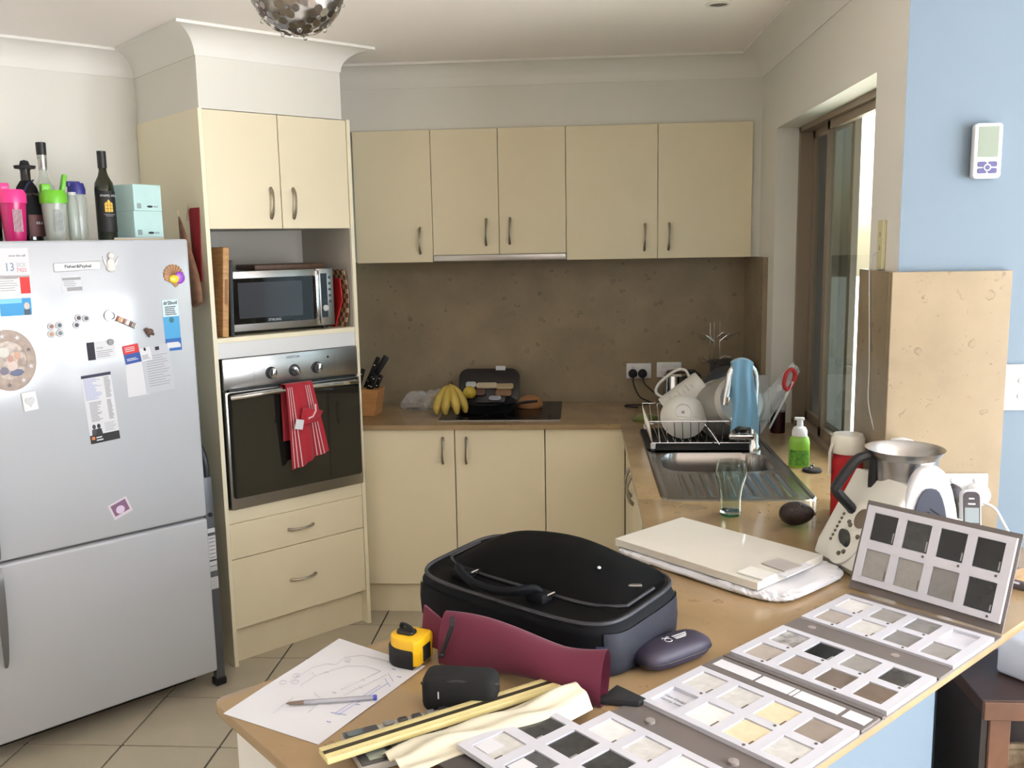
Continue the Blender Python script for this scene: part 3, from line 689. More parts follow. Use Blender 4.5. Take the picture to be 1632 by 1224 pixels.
# small heart tile
ht = thing('heart_magnet', 'small square white magnet with a raised heart', 'magnet', X=onf(-0.546, 1.160, 5))
MB().box(-0.021, 0.021, -0.006, 0, -0.030, 0.030, 0.0015, 1).build('tile', white_p, ht)
hp = [(0.0009 * 16 * math.sin(t) ** 3, 0.0011 * (13 * math.cos(t) - 5 * math.cos(2 * t) - 2 * math.cos(3 * t) - math.cos(4 * t))) for t in [k / 24 * 2 * math.pi for k in range(24)]]
MB().prism(hp[::-1], 0.006, 0.0085, X=RX(90)).build('heart', lgrey, ht)
s = sheet('business_card', 'white card with a black photo strip at its left edge', 'card', -0.318, 1.298, 0.088, 0.058, 2, paper_w)
patch(s, -0.044, -0.020, -0.029, 0.029, inkd_m, 'photo'); text('total', 0.011, mgrey, s, T(-0.004, -0.0009, 0.008) @ UPR); lines(s, -0.016, 0.04, -0.024, 0.0, 4)
s2 = MB().lathe([(0.0105, 0), (0.0105, 0.003), (0.008, 0.005), (0, 0.005)], 18, X=RX(90)).build('button_magnet', mgrey); s2.matrix_world = onf(-0.287, 1.322, 0, .0011); tag(s2, 'grey button magnet pinning the card with the black strip', 'magnet')
s = sheet('notice_paper', 'blank white paper hanging below the red and blue card', 'paper', -0.210, 1.212, 0.072, 0.156, 2, paper_w)
s = sheet('notice_paper', 'crumpled grey printed paper below the blue flyer', 'paper', -0.138, 1.219, 0.098, 0.158, 4, cm('paper grey', (186, 188, 194)), out=0.0009)
lines(s, -0.036, 0.04, -0.06, 0.05, 13, ink_m); patch(s, 0.0, 0.014, 0.062, 0.074, inkd_m)
s = sheet('business_card', 'small half red, half blue card above the white paper', 'card', -0.2215, 1.276, 0.052, 0.062, 7, cm('card navy', (36, 74, 150)), 0.001, out=0.0018)
patch(s, -0.026, 0.026, 0.002, 0.031, cm('card red', (205, 40, 40)), th=0.001); lines(s, -0.02, 0.016, 0.008, 0.026, 3, paper_w, th=.0013); lines(s, -0.02, 0.02, -0.022, -0.012, 2, paper_w, th=0.001)
s = sheet('business_card', 'small white card with a dark drop between two papers', 'card', -0.176, 1.272, 0.036, 0.046, 9, paper_w, 0.0008, out=0.003)
MB().ball((0, -0.001, 0.016), 0.004, 0.0006, 0.006, 10).build('drop_print', inkd_m, s); lines(s, -0.014, 0.014, -0.018, -0.002, 4, th=.0008)
s = sheet('price_list', 'tall printed list with dark bands and a couple pictured', 'paper', -0.335, 1.110, 0.094, 0.226, 3.5, paper_w)
patch(s, -0.047, 0.047, 0.103, 0.113, cm('band navy', (40, 42, 66))); patch(s, -0.047, 0.047, -0.113, -0.085, cm('band black', (26, 26, 28)))
lines(s, -0.042, 0.012, 0.03, 0.1, 17, cm('line blue', (150, 156, 200)), .0009, jag=.5); lines(s, 0.022, 0.042, 0.03, 0.1, 17, ink_m, .0012)
lines(s, -0.034, 0.006, -0.042, 0.024, 15, ink_m, .0012, jag=.5); lines(s, 0.022, 0.040, -0.042, 0.024, 15, ink_m, .0014); lines(s, 0.004, 0.042, -0.08, -0.05, 6, ink_m, .0008)
for (x, c) in ((-0.030, (64, 60, 64)), (-0.015, (40, 40, 46))):
    MB().ball((x, -0.0008, -0.058), 0.006, 0.0006, 0.008, 10).build('figure_print', cm('fp%d' % c[0], c), s); MB().prism([(x - 0.010, -0.086), (x + 0.010, -0.086), (x + 0.007, -0.066), (x - 0.007, -0.066)], 0.0006, 0.0011, X=RX(90)).build('figure_print', cm('fp%d' % c[0], c), s)
MB().box(-0.042, -0.032, -0.0013, -0.0006, -0.100, -0.090).build('logo_print', cm('logo orange', (210, 120, 60)), s); lines(s, -0.028, -0.004, -0.108, -0.09, 2, paper_w, .002, th=.0009)
s = sheet('photo_ticket', 'small mauve ticket-like picture low on the fridge door', 'paper', -0.300, 0.764, 0.066, 0.056, 20, cm('ticket white', (214, 204, 214)))
patch(s, -0.026, 0.026, -0.018, 0.022, cm('ticket mauve', (130, 96, 126))); MB().ball((-0.002, -0.001, -0.004), 0.015, 0.0006, 0.014, 14).build('print', cm('ticket pale', (216, 196, 220)), s)

# ------------------------------------------------------------------ things standing on the fridge
def atop(u, v, z=FH): return FRG @ T(u, v, z)
shaker_pink = M('pink translucent plastic', (220, 40, 120), 0.25, trans=0.25)
pink_l = M('pink lid', (245, 60, 140), 0.35)
clear_p = thin_glass('frosted clear plastic', (240, 244, 240), 0.30, (225, 228, 222), 0.2)
green_l = M('lime plastic', (110, 190, 50), 0.4)
def shaker(u, v, body, lid, label, spout):
    o = thing('shaker_bottle', label, 'bottle', X=atop(u, v))
    MB().lathe([(0, 0), (0.029, 0), (0.031, 0.01), (0.039, 0.125), (0.0375, 0.125), (0.029, 0.012), (0, 0.008)], 28).build('cup', body, o)
    MB().lathe([(0.041, 0.120), (0.042, 0.148), (0.034, 0.162), (0, 0.164)], 28).build('lid', lid, o)
    MB().box(-0.036, -0.008, -0.014, 0.014, 0.155, 0.182, 0.004, 2).build('spout', lid, o)
    if spout:
        MB().box(0.022, 0.036, -0.012, 0.012, 0.158, 0.215, 0.005, 2, X=T(0.03, 0, 0.16) @ RY(12) @ T(-0.03, 0, -0.16)).build('flip_cap', lid, o)
    m = MB()
    for k in range(7): m.box(-0.012 + k * 0.004, -0.0108 + k * 0.004, -0.0395, -0.036, 0.03, 0.10)
    m.build('scale_marks', lgrey, o)['kind'] = 'stuff'
shaker(-0.492, 0.17, shaker_pink, pink_l, 'pink shaker bottle with bright pink lid on the fridge', False)
shaker(-0.372, 0.16, clear_p, green_l, 'clear shaker bottle with lime green lid on the fridge', True)
bottle_g = M('dark green bottle glass', (30, 34, 14), 0.06, spec=0.7)
bottle_b = M('near black bottle glass', (22, 18, 16), 0.08, spec=0.7)
BP = [(0, 0), (0.034, 0), (0.037, 0.006), (0.037, 0.17), (0.034, 0.192), (0.020, 0.216), (0.0150, 0.232), (0.0145, 0.285), (0.0165, 0.287), (0.0165, 0.298), (0, 0.298)]
o = thing('wine_bottle', 'dark wine bottle labelled CHAPEL HILL with a glowing window', 'bottle', X=atop(-0.193, 0.2))
MB().lathe([(r * 0.86, z) for r, z in BP], 32).build('glass', bottle_g, o)
MB().lathe([(0.0148, 0.242), (0.0148, 0.2985), (0, 0.2985)], 24).build('capsule', black_m, o)
def curved(r, a0, a1, z0, z1): return lambda u, v: (r * math.sin(rad(a0 + (a1 - a0) * u)), -r * math.cos(rad(a0 + (a1 - a0) * u)), z0 + (z1 - z0) * v)
MB().grid(curved(0.0324, -75, 75, 0.028, 0.165), 16, 4).build('label', M('label black', (24, 22, 22), 0.6), o)
yl = M('label yellow', (228, 184, 70), 0.6)
w_ = MB().grid(lambda u, v: (0.0326 * math.sin(rad(-24 + 48 * u)) if v <= 0.6 else 0.0326 * math.sin(rad((-24 + 48 * u) * math.sqrt(max(0, 1 - ((v - .6) / .4) ** 2)))), -0.0326 * math.cos(rad(-24 + 48 * u)), 0.095 + 0.042 * v), 8, 8).build('window_print', yl, o)
m = MB()
for x in (-0.0045, 0.0045): m.box(x - .0006, x + .0006, -0.0334, -0.0318, 0.096, 0.131)
for z in (0.106, 0.117): m.box(-0.012, 0.012, -0.0332, -0.0306, z - .0006, z + .0006)
m.build('window_bars', M('label brown', (120, 84, 20), .6), w_)
text('CHAPEL HILL', 0.0095, paper_w, o, T(0, -0.0331, 0.149) @ UPR)
m = MB(); m.box(-0.018, 0.018, -0.0332, -0.028, 0.086, 0.0875).box(-0.012, 0.012, -0.0334, -0.03, 0.081, 0.0825); m.build('label_print', mgrey, o)
o = thing('dressed_bottle', 'black bottle wearing a little sombrero and dark cape', 'bottle', X=atop(-0.427, 0.235))
MB().lathe([(r * 1.05, z * 0.80) for r, z in BP], 28).build('glass', bottle_b, o)
MB().lathe([(0.0, 0.262), (0.012, 0.258), (0.016, 0.244), (0.017, 0.236), (0.032, 0.238), (0.033, 0.243), (0.031, 0.234), (0, 0.230)], 28).build('sombrero', black_soft, o)
MB().lathe([(0.0172, 0.195), (0.030, 0.175), (0.041, 0.13), (0.044, 0.06), (0.045, 0.02)], 28).build('cape', M('black felt', (20, 19, 22), 0.95), o)
MB().tube([(-0.022, -0.035, 0.155), (-0.004, -0.030, 0.185), (0.016, -0.016, 0.196)], 0.006, 6, flat=0.5).build('ribbon', M('navy ribbon', (40, 40, 84), 0.6), o)
MB().grid(curved(0.0462, -20, 60, 0.015, 0.085), 10, 4).build('label', M('label red brown', (88, 50, 48), 0.6), o); text('RRA', 0.013, paper_w, o, T(0.016, -0.0468, 0.058) @ RZ(20) @ UPR)
o = thing('spirit_bottle', 'dark bottle cut by the photo edge beside the pink shaker', 'bottle', X=atop(-0.548, 0.24))
MB().lathe([(r * 1.0, z * 0.86) for r, z in BP], 28).build('glass', bottle_b, o)
MB().grid(curved(0.0376, -70, 70, 0.04, 0.12), 10, 3).build('label', M('label brown dark', (70, 44, 36), 0.6), o)
o = thing('spirit_bottle', 'clear bottle with tall black stopper behind the lime shaker', 'bottle', X=atop(-0.352, 0.30))
MB().lathe([(r * 0.9, z * 0.95) for r, z in BP], 28).build('glass', clear_p, o)
MB().lathe([(0.0155, 0.285), (0.016, 0.325), (0.0145, 0.327), (0, 0.327)], 20).build('stopper', black_m, o)
MB().lathe([(0.013, 0.235), (0.0148, 0.285), (0, 0.285)], 18).build('collar', steel, o)
o = thing('drink_bottle', 'clear drink bottle with dark blue screw lid on the fridge', 'bottle', X=atop(-0.272, 0.235))
MB().lathe([(0, 0), (0.026, 0), (0.027, 0.006), (0.029, 0.135), (0.026, 0.155), (0.024, 0.16), (0, 0.16)], 28).build('body', clear_p, o)
MB().lathe([(0.028, 0.155), (0.0285, 0.172), (0.023, 0.192), (0, 0.193)], 24).build('lid', M('blue lid', (52, 52, 130), 0.4), o)
MB().box(-0.030, 0.012, -0.010, 0.010, 0.178, 0.198, 0.004, 2).build('spout', M('blue lid', (52, 52, 130), 0.4), o)
o = thing('glass_jar', 'narrow clear jar between lime shaker and blue-lidded bottle', 'jar', X=atop(-0.311, 0.17))
MB().lathe([(0, 0), (0.017, 0), (0.018, 0.005), (0.0175, 0.125), (0.013, 0.142), (0.013, 0.152), (0.0115, 0.152), (0.0155, 0.12), (0.016, 0.008), (0, 0.006)], 24).build('glass', clear_p, o)
MB().lathe([(0.0142, 0.148), (0.0142, 0.158), (0, 0.159)], 20).build('lid', lgrey, o)
teal = M('pale teal card', (190, 222, 220), 0.6, noise=(10, 0.05)); teal_d = M('tissue box print', (150, 175, 185), 0.6)
for k, lab in ((0, 'pale teal box lying flat on the fridge, lower of two'), (1, 'pale teal box with printed corner, upper of two')):
    o = thing('carton', lab, 'box', group='pale teal boxes stacked on the fridge', X=atop(-0.078, 0.235, FH + 0.009 + k * 0.0905) @ RZ(16 + 2 * k))
    MB().box(-0.062, 0.056, -0.07, 0.05, 0.0, 0.09, 0.001, 1).build('box', teal, o)
    m = MB()
    for q in range(6): m.box(-0.050 + q * 0.003, -0.0485 + q * 0.003, -0.0708, -0.0698, 0.008, 0.026)
    m.build('barcode', ink_m, o)['kind'] = 'stuff'; MB().ball((0.004, -0.0702, 0.015), 0.013, 0.0006, 0.004, 14).build('logo_print', inkd_m, o)
    MB().box(0.02, 0.038, -0.0706, -0.0698, 0.012, 0.018).build('print', teal_d, o)
o = thing('booklet', 'thin yellow booklet under the teal boxes', 'booklet', X=atop(-0.085, 0.225) @ RZ(-14))
MB().box(-0.085, 0.08, -0.085, 0.085, 0.0005, 0.003).build('cover', M('booklet yellow', (226, 196, 80), 0.6), o)
MB().box(-0.083, 0.079, -0.083, 0.084, 0.003, 0.0085).build('pages', paper_w, o)

# ------------------------------------------------------------------ gap between fridge and tower
ld = thing('step_ladder', 'folded grey step ladder standing between fridge and tower', 'ladder', X=FRG)
rail_m = M('ladder rail grey', (92, 94, 100), 0.4, 0.3)
m = MB(); m.box(0.012, 0.048, 0.045, 0.075, 0.02, 0.80, 0.006, 2); m.build('rail', rail_m, ld)
m = MB(); m.box(0.012, 0.048, 0.35, 0.38, 0.02, 0.80, 0.006, 2); m.build('rail', rail_m, ld)
MB().tube(sm([(0.030, 0.06, 0.78), (0.031, 0.062, 0.85), (0.026, 0.08, 0.90), (0.02, 0.11, 0.925), (0.018, 0.20, 0.93), (0.02, 0.31, 0.925), (0.026, 0.36, 0.85), (0.03, 0.365, 0.78)]), 0.014, 10).build('top_hoop', M('black tube', (40, 40, 46), 0.4), ld)
for z in (0.25, 0.50, 0.72): MB().box(0.014, 0.04, 0.06, 0.37, z, z + 0.02, 0.003, 1).build('step', black_m, ld)
for y in (0.06, 0.365): MB().box(0.008, 0.05, y - 0.02, y + 0.02, 0.0, 0.03, 0.004, 1).build('foot', black_soft, ld)
MB().lathe([(0.008, 0), (0.008, 0.006), (0, 0.006)], 14, X=T(0.03, 0.044, 0.66) @ RX(90)).build('bolt', black_m, ld)
for (z, h, c) in ((0.535, 0.09, 0), (0.60, 0.016, 1), (0.475, 0.016, 1), (0.455, 0.018, 2), (0.40, 0.045, 0)):
    l_ = MB().box(0.016, 0.044, 0.0435, 0.0446, z - h / 2, z + h / 2).build('warning_label', paper_w if c != 2 else lgrey, ld)
    if h > 0.03:
        m = MB()
        for q in range(6): m.box(0.019, 0.041, 0.0429, 0.0436, z - h / 2 + h * (q + 0.4) / 6.2, z - h / 2 + h * (q + 0.7) / 6.2)
        m.build('print_lines', ink_m, l_)['kind'] = 'stuff'

# hanging on the tower's side
hk = thing('oven_mitt', 'red padded mitt hanging on the side of the oven tower', 'oven mitt', X=TWR @ T(-0.001, 0.085, 1.750))
m = MB()
def mitt(u, v):
    w = 0.045 * (1 - 0.35 * v) ; return (-0.004 - 0.003 * math.sin(math.pi * u), (u - 0.5) * 2 * w, 0.015 - 0.27 * v)
m.grid(mitt, 10, 14, thick=0.004); m.build('pad', M('dark red quilting', (150, 30, 40), 0.9, bump=(80, 0.4)), hk)
MB().tube([(-0.004, 0.03, 0.01), (-0.008, 0.036, 0.028), (-0.006, 0.042, 0.012), (-0.010, 0.050, -0.03)], 0.003, 6).build('loop', M('beige tape', (206, 186, 156), 0.9), hk)
hb = thing('bag_holder', 'brown tapered fabric bag holder hanging beside the fridge', 'bag', X=TWR @ T(-0.034, 0.150, 1.735))
bprof = [(0.004, 0.0), (0.010, -0.02), (0.020, -0.07), (0.034, -0.15), (0.043, -0.23), (0.042, -0.29), (0.030, -0.325), (0.0, -0.33)]
MB().lathe([(r * 1.2, z * 1.05) for r, z in bprof], 24, X=RX(-19.5), sx=0.36).build('sleeve', M('brown woven cloth', (134, 96, 74), 0.9, noise=(40, 0.2), bump=(120, 0.3)), hb)
MB().tube([(0, 0.0, 0.0), (-.002, 0.008, 0.022), (0.002, 0.02, 0.03), (0.012, 0.024, 0.012)], 0.0025, 6).build('strap', M('beige tape', (206, 186, 156), 0.9), hb)

# ------------------------------------------------------------------ microwave niche
mw = thing('microwave', 'silver microwave with dark glass door on the tower shelf', 'microwave', X=TWR @ T(0.100, 0.062, 1.287) @ RZ(-2))
MB().box(0.004, 0.438, 0.014, 0.33, 0.012, 0.238, 0.004, 2).build('body', steel, mw)
MB().box(0, 0.365, -0.006, 0.014, 0.012, 0.242, 0.003, 2).build('door', steel, mw)
MB().box(0.004, 0.352, -0.008, -0.006, 0.040, 0.215, 0.001, 1).build('door_glass', black_gloss, mw)
MB().box(0.034, 0.300, -0.0086, -0.008, 0.062, 0.198).build('window_mesh', M('microwave window', (58, 60, 66), 0.12), mw)
MB().box(0.352, 0.370, -0.026, -0.006, 0.018, 0.236, 0.004, 2).build('door_handle', steel_b, mw)
MB().box(0.366, 0.442, -0.006, 0.014, 0.012, 0.242, 0.003, 2).build('control_panel', steel, mw)
MB().box(0.384, 0.412, -0.0075, -0.006, 0.045, 0.222).build('display', black_gloss, mw)
MB().lathe([(0.013, 0), (0.012, 0.010), (0, 0.011)], 22, X=T(0.398, -0.0075, 0.083) @ RX(90)).build('dial', lgrey, mw)
for k in range(5): MB().lathe([(0.006, 0), (0.005, 0.003), (0, 0.003)], 14, X=T(0.424, -0.006, 0.205 - k * 0.024) @ RX(90)).build('button', dgrey, mw)
text('STIRLING', 0.013, lgrey, mw, T(0.178, -0.009, 0.051) @ UPR)
for fx in (0.02, 0.41):
    for fy in (0.03, 0.30): MB().lathe([(0.012, 0), (0.012, 0.012), (0, 0.012)], 12, X=T(fx, fy, 0)).build('foot', black_m, mw)
oak = wood_mat('beech board', (206, 160, 104), (176, 126, 76), (3, 3, 30))
cb = thing('chopping_board', 'upright wooden chopping board left of the microwave', 'chopping board', X=TWR @ T(0.046, 0.018, 1.287) @ RY(4))
MB().box(0.0, 0.026, 0.0, 0.30, 0.0, 0.335, 0.006, 2).build('board', oak, cb)
MB().prism(rrect(0.012, 0.095, 0.006), 0, 0.0012, X=T(0.013, 0.0002, 0.17) @ RX(90)).build('handle_slot', M('slot shade wood', (150, 104, 62), 0.6), cb)
bt = thing('baking_tray', 'black tray standing between chopping board and microwave', 'tray', X=TWR @ T(0.084, 0.03, 1.287) @ RY(2))
MB().box(0.0, 0.010, 0.0, 0.30, 0.0, 0.285, 0.003, 2).box(0.0, 0.016, 0.0, 0.006, 0.0, 0.285, 0.002, 1).build('tray', black_m, bt)
wb = thing('serving_board', 'dark wooden board lying on top of the microwave', 'board', X=TWR @ T(0.25, 0.14, 1.5265) @ RZ(-4))
MB().box(0.0, 0.30, 0.0, 0.2, 0.0, 0.022, 0.004, 2).build('board', wood_mat('dark wood', (104, 74, 52), (74, 50, 36)), wb)
rt = thing('serving_tray', 'red plastic tray leaning against the microwave side', 'tray', X=TWR @ T(0.557, 0.008, 1.287) @ RY(5))
MB().prism([(0.06, 0.0), (0.24, 0.0), (0.26, 0.11), (0.22, 0.20), (0.04, 0.20), (0.015, 0.11)], 0, 0.006, 0.001, 1, X=Matrix(((0, 0, 1, 0), (1, 0, 0, 0), (0, 1, 0, 0), (0, 0, 0, 1)))).build('tray', red_m, rt)
ch = thing('woven_basket', 'brown and cream checked basket tray at the niche right', 'basket', X=TWR @ T(0.582, 0.006, 1.287))
ck = check_mat('checked weave', (116, 72, 50), (196, 172, 140), 52)
MB().grid(lambda u, v: (0.004 + 0.017 * math.sin(math.pi * v) , 0.02 + 0.24 * u, 0.0 + 0.235 * v), 8, 12, thick=0.004).build('weave', ck, ch)
# ------------------------------------------------------------------ back worktop
ck_ = thing('cooktop', 'black glass cooktop with a thin steel front trim', 'cooktop', (0, 0, ZC))
MB().box(-0.612, -0.078, 3.924, 4.385, 0.0, 0.004, 0.0015, 1).build('glass', hob_m, ck_)
MB().box(-0.613, -0.077, 3.917, 3.924, 0.0, 0.0042).build('front_trim', steel, ck_)
for (x, y, r) in ((-0.48, 4.05, 0.075), (-0.24, 4.05, 0.09), (-0.48, 4.27, 0.09), (-0.24, 4.27, 0.075)):
    MB().lathe([(r, 0.0041), (r, 0.0044), (r - 0.002, 0.0044), (r - 0.002, 0.0041)], 40, X=T(x, y, 0)).build('zone_ring', dgrey, ck_)
MB().box(-0.135, -0.108, 3.935, 4.03, 0.0041, 0.0044).build('touch_panel', black_m, ck_)

kb = thing('knife_block', 'light timber knife block half hidden behind the oven tower', 'knife block', (-0.972, 4.05, ZC), rad(-8))
beech = wood_mat('beech block', (206, 150, 96), (190, 132, 80), (3, 3, 20))
MB().prism([(-0.065, 0.0), (0.055, 0.0), (0.075, 0.12), (-0.025, 0.12)], -0.05, 0.05, 0.002, 1, X=T(0, 0.05, 0) @ RX(90) @ RY(0)).build('block', beech, kb)
for (x, y, l, a_) in ((-0.03, 0.03, 0.10, 18), (0.02, 0.03, 0.085, 22), (0.045, 0.06, 0.07, 24), (-0.01, 0.07, 0.16, 26), (0.035, 0.02, 0.075, 20)):
    k_ = MB().box(-0.010, 0.010, -0.007, 0.007, 0.0, l, 0.004, 2, X=T(x, y, 0.115) @ RY(a_)).build('knife_handle', black_m, kb)
    for rz in (0.25, 0.75): MB().ball((0, 0, 0), 0.004, seg=8, X=T(x, y, 0.115) @ RY(a_) @ T(0.0, -0.0075, l * rz)).build('rivet', steel_b, k_)
sci = thing('kitchen_knife', 'black angled knife handle above the knife block', 'knife', (-0.962, 4.12, ZC + 0.12))
MB().box(-0.014, 0.014, -0.009, 0.009, 0.06, 0.17, 0.004, 2, X=RY(34)).build('handle', black_m, sci); MB().box(-0.012, 0.012, -0.001, 0.001, -0.05, 0.065, X=RY(34)).build('blade', steel, sci)

film = M('clear crinkled film', (235, 235, 238), 0.12, bump=(60, 0.8)); film.node_tree.nodes['Principled BSDF'].inputs['Alpha'].default_value = 0.28
pb = thing('plastic_bag', 'crumpled clear plastic bag on the back worktop', 'plastic bag', (-0.74, 4.22, ZC))
rn = random.Random(3)
def crumple(sx, sy, sz, seed, sub=3, amp=.25):
    t = bmesh.new(); bmesh.ops.create_icosphere(t, subdivisions=sub, radius=1); r_ = random.Random(seed)
    for v in t.verts:
        k = 1 + amp * (r_.random() - 0.5) * 2; v.co = Vector((v.co.x * sx * k, v.co.y * sy * k, (v.co.z * k if v.co.z > -0.3 else -0.3) * sz + 0.3 * sz))
    m = MB(); m._merge(t); return m
crumple(0.075, 0.05, 0.06, 5).build('bag', film, pb, sharp=10)
bg = thing('bread_bag', 'pale bread roll in a clear bag beside the bananas', 'bread', (-0.645, 4.27, ZC))
crumple(0.085, 0.045, 0.055, 9, 3, .06).build('bread', M('bread crust', (196, 170, 118), 0.8, noise=(20, 0.15)), bg)
crumple(0.092, 0.052, 0.062, 11).build('bag', film, bg, sharp=10)
# bananas
bn = thing('banana_bunch', 'small bunch of bananas at the left end of the cooktop', 'bananas', (-0.575, 4.06, ZC))
ban = M('ripe banana skin', (196, 170, 82), 0.5, noise=(14, 0.18)); ban_t = M('banana tip', (84, 66, 36), 0.7)
for k, (dx, dy) in enumerate(((-0.055, -0.05), (-0.012, -0.062), (0.04, -0.055), (0.075, -0.02))):
    P0 = Vector((0.0, 0.03, 0.135)); P3 = Vector((dx * 0.95, dy * 1.1, 0.018)); P1 = Vector((dx * 0.3, -0.02, 0.125)); P2 = Vector((dx * 1.0, dy * 1.5, 0.070))
    pts, rs = [], []
    for i in range(15):
        t = i / 14; pts.append(P0 * (1 - t) ** 3 + P1 * 3 * t * (1 - t) ** 2 + P2 * 3 * t * t * (1 - t) + P3 * t ** 3)
        rs.append(0.006 + 0.0155 * math.sin(math.pi * min(1, max(0, (t - 0.12) / 0.9))) ** 0.6 if t > 0.12 else 0.006)
    b_ = MB().tube(pts, rs, 7).build('banana', ban, bn, sharp=60)
    MB().ball(P3, 0.006, seg=8).build('tip', ban_t, b_)
MB().ball((0, 0.03, 0.138), 0.012, 0.011, 0.012, 10).build('stalk', ban_t, bn)
lm = tag(MB().ball((0, 0, 0.03), 0.031, 0.031, 0.03, 20).build('lemon', M('lemon skin', (222, 190, 70), 0.45, bump=(120, 0.3)), loc=(-0.505, 4.225, ZC + 0.045)), 'yellow lemon between the bananas and the black tray', 'lemon')
fp = thing('frying_pan', 'black frying pan with a shiny rim standing on the cooktop', 'frying pan', (-0.42, 4.16, ZC + 0.004))
MB().lathe([(0, 0), (0.115, 0), (0.138, 0.04), (0.140, 0.043), (0.134, 0.041), (0.112, 0.004), (0, 0.004)], 40).build('pan', black_m, fp)
MB().lathe([(0.1375, 0.041), (0.1405, 0.044), (0.1345, 0.0425)], 40).build('rim', steel_b, fp)
MB().tube([(0.136, -0.02, 0.034), (0.19, -0.026, 0.042), (0.235, -0.03, 0.046)], [0.008, 0.010, 0.008], 8, flat=0.7).build('handle', black_m, fp)
mt = thing('food_tray', 'black food tray with wrapped portions leaning on the splashback', 'food tray', (-0.42, 4.28, ZC + 0.05), 0)
X_ = RX(62)
MB().prism(rrect(0.29, 0.17, 0.045), 0.0, 0.008, 0.003, 2, X=X_ @ T(0, 0.05, 0)).build('tray', M('black tray', (32, 26, 26), 0.35), mt)
for (x, y, w, h, c) in ((-0.055, 0.012, 0.08, 0.035, (96, 62, 48)), (-0.01, 0.045, 0.10, 0.03, (196, 180, 150)), (0.075, 0.04, 0.085, 0.03, (170, 150, 116)), (0.07, 0.008, 0.08, 0.034, (132, 96, 62)), (0.03, -0.018, 0.06, 0.024, (176, 180, 190)), (-0.085, 0.05, 0.05, 0.03, (190, 196, 196))):
    MB().prism(rrect(w, h, 0.012), 0.008, 0.024, 0.005, 2, X=X_ @ T(x, y, 0)).build('wrapped_portion', M('portion %d' % c[0], c, 0.4), mt)
MB().box(0.03, 0.075, 0.124, 0.145, 0.008, 0.012, X=X_).build('price_label', paper_w, mt)
cr = thing('bread_roll', 'brown bread roll in clear film right of the frying pan', 'bread', (-0.225, 4.22, ZC + .004))
crumple(0.06, 0.04, 0.045, 21, 3, .05).build('roll', M('roll crust', (160, 112, 70), 0.8, noise=(20, .15)), cr)

# sockets
def gpo(x, y, z, label, plugs=(), w=0.117, h=0.072, group='double power sockets'):
    o = thing('power_socket', label, 'socket', (x, y, z), group=group)
    MB().box(-w / 2, w / 2, -0.009, 0, -h / 2, h / 2, 0.003, 2).build('plate', white_p, o)
    for sx in (-1, 1):
        s = MB().lathe([(0.007, 0), (0.007, 0.002), (0.0055, 0.0045), (0, 0.0045)], 16, X=T(sx * 0.028, -0.009, 0.02) @ RX(90)).build('switch', white_p, o)
        m = MB()
        for (a_, dx, dz) in ((25, -0.006, -0.004), (-25, 0.006, -0.004), (0, 0, -0.014)): m.box(-0.001, 0.001, -0.0095, -0.0088, -0.004, 0.004, X=T(sx * 0.030 + dx, 0, -0.008 + dz) @ RY(a_))
        m.build('pin_slots', dgrey, o)['kind'] = 'stuff'
    return o
def plug(x, y, z, mat, label, cord, cmat, r=0.021):
    o = thing('power_plug', label, 'plug', (x, y, z), group='plugs in the sockets')
    MB().lathe([(r, 0), (r, 0.012), (r * 0.85, 0.026), (r * 0.45, 0.03), (0, 0.03)], 24, X=RX(90)).build('plug_body', mat, o)
    MB().tube(sm([(p[0] - x, p[1] - y, p[2] - z) for p in cord]), 0.0035, 7).build('cord', cmat, o)
YS = YB - 0.02
gpo(0.2865, YS, 1.003, 'double power socket holding two black plugs on the splashback')
gpo(0.43, YS, 1.007, 'double power socket partly hidden by the steel kettle')
blk_c = M('black cord', (30, 26, 24), 0.5)
plug(0.258, YS - .009, 0.991, black_soft, 'left black plug in the back wall socket', [(0.258, YS - .035, 0.975), (0.262, YS - .05, 0.94), (0.29, YS - .06, 0.885), (0.34, YS - .08, 0.862), (0.30, YS - .12, 0.8605), (0.23, YS - .13, 0.8605), (0.215, YS - .16, 0.8605), (0.27, YS - .2, 0.8605)], blk_c)
plug(0.304, YS - .009, 0.991, black_soft, 'right black plug in the back wall socket', [(0.304, YS - .035, 0.975), (0.31, YS - .05, 0.95), (0.34, YS - .055, 0.92), (0.38, YS - .06, 0.885), (0.40, YS - .055, 0.862)], blk_c)

# kettle
kt = thing('kettle', 'steel electric kettle with black handle in the back corner', 'kettle', (0.455, 4.30, ZC))
MB().lathe([(0, 0), (0.068, 0), (0.068, 0.018), (0.064, 0.020), (0.060, 0.14), (0.052, 0.15), (0, 0.156)], 32).build('body', steel_b, kt)
MB().lathe([(0.0685, 0), (0.0685, 0.016), (0, 0.016)], 32).build('base', black_m, kt)
MB().lathe([(0.052, 0.148), (0.044, 0.160), (0.012, 0.165), (0, 0.165)], 28).build('lid', M('brown smoked lid', (60, 48, 42), 0.3), kt)
MB().tube([(0.045, -0.02, 0.155), (0.075, -0.03, 0.16), (0.098, -0.035, 0.14), (0.102, -0.035, 0.09), (0.085, -0.03, 0.05), (0.06, -0.02, 0.04)][:], 0.010, 8).build('handle', black_m, kt)
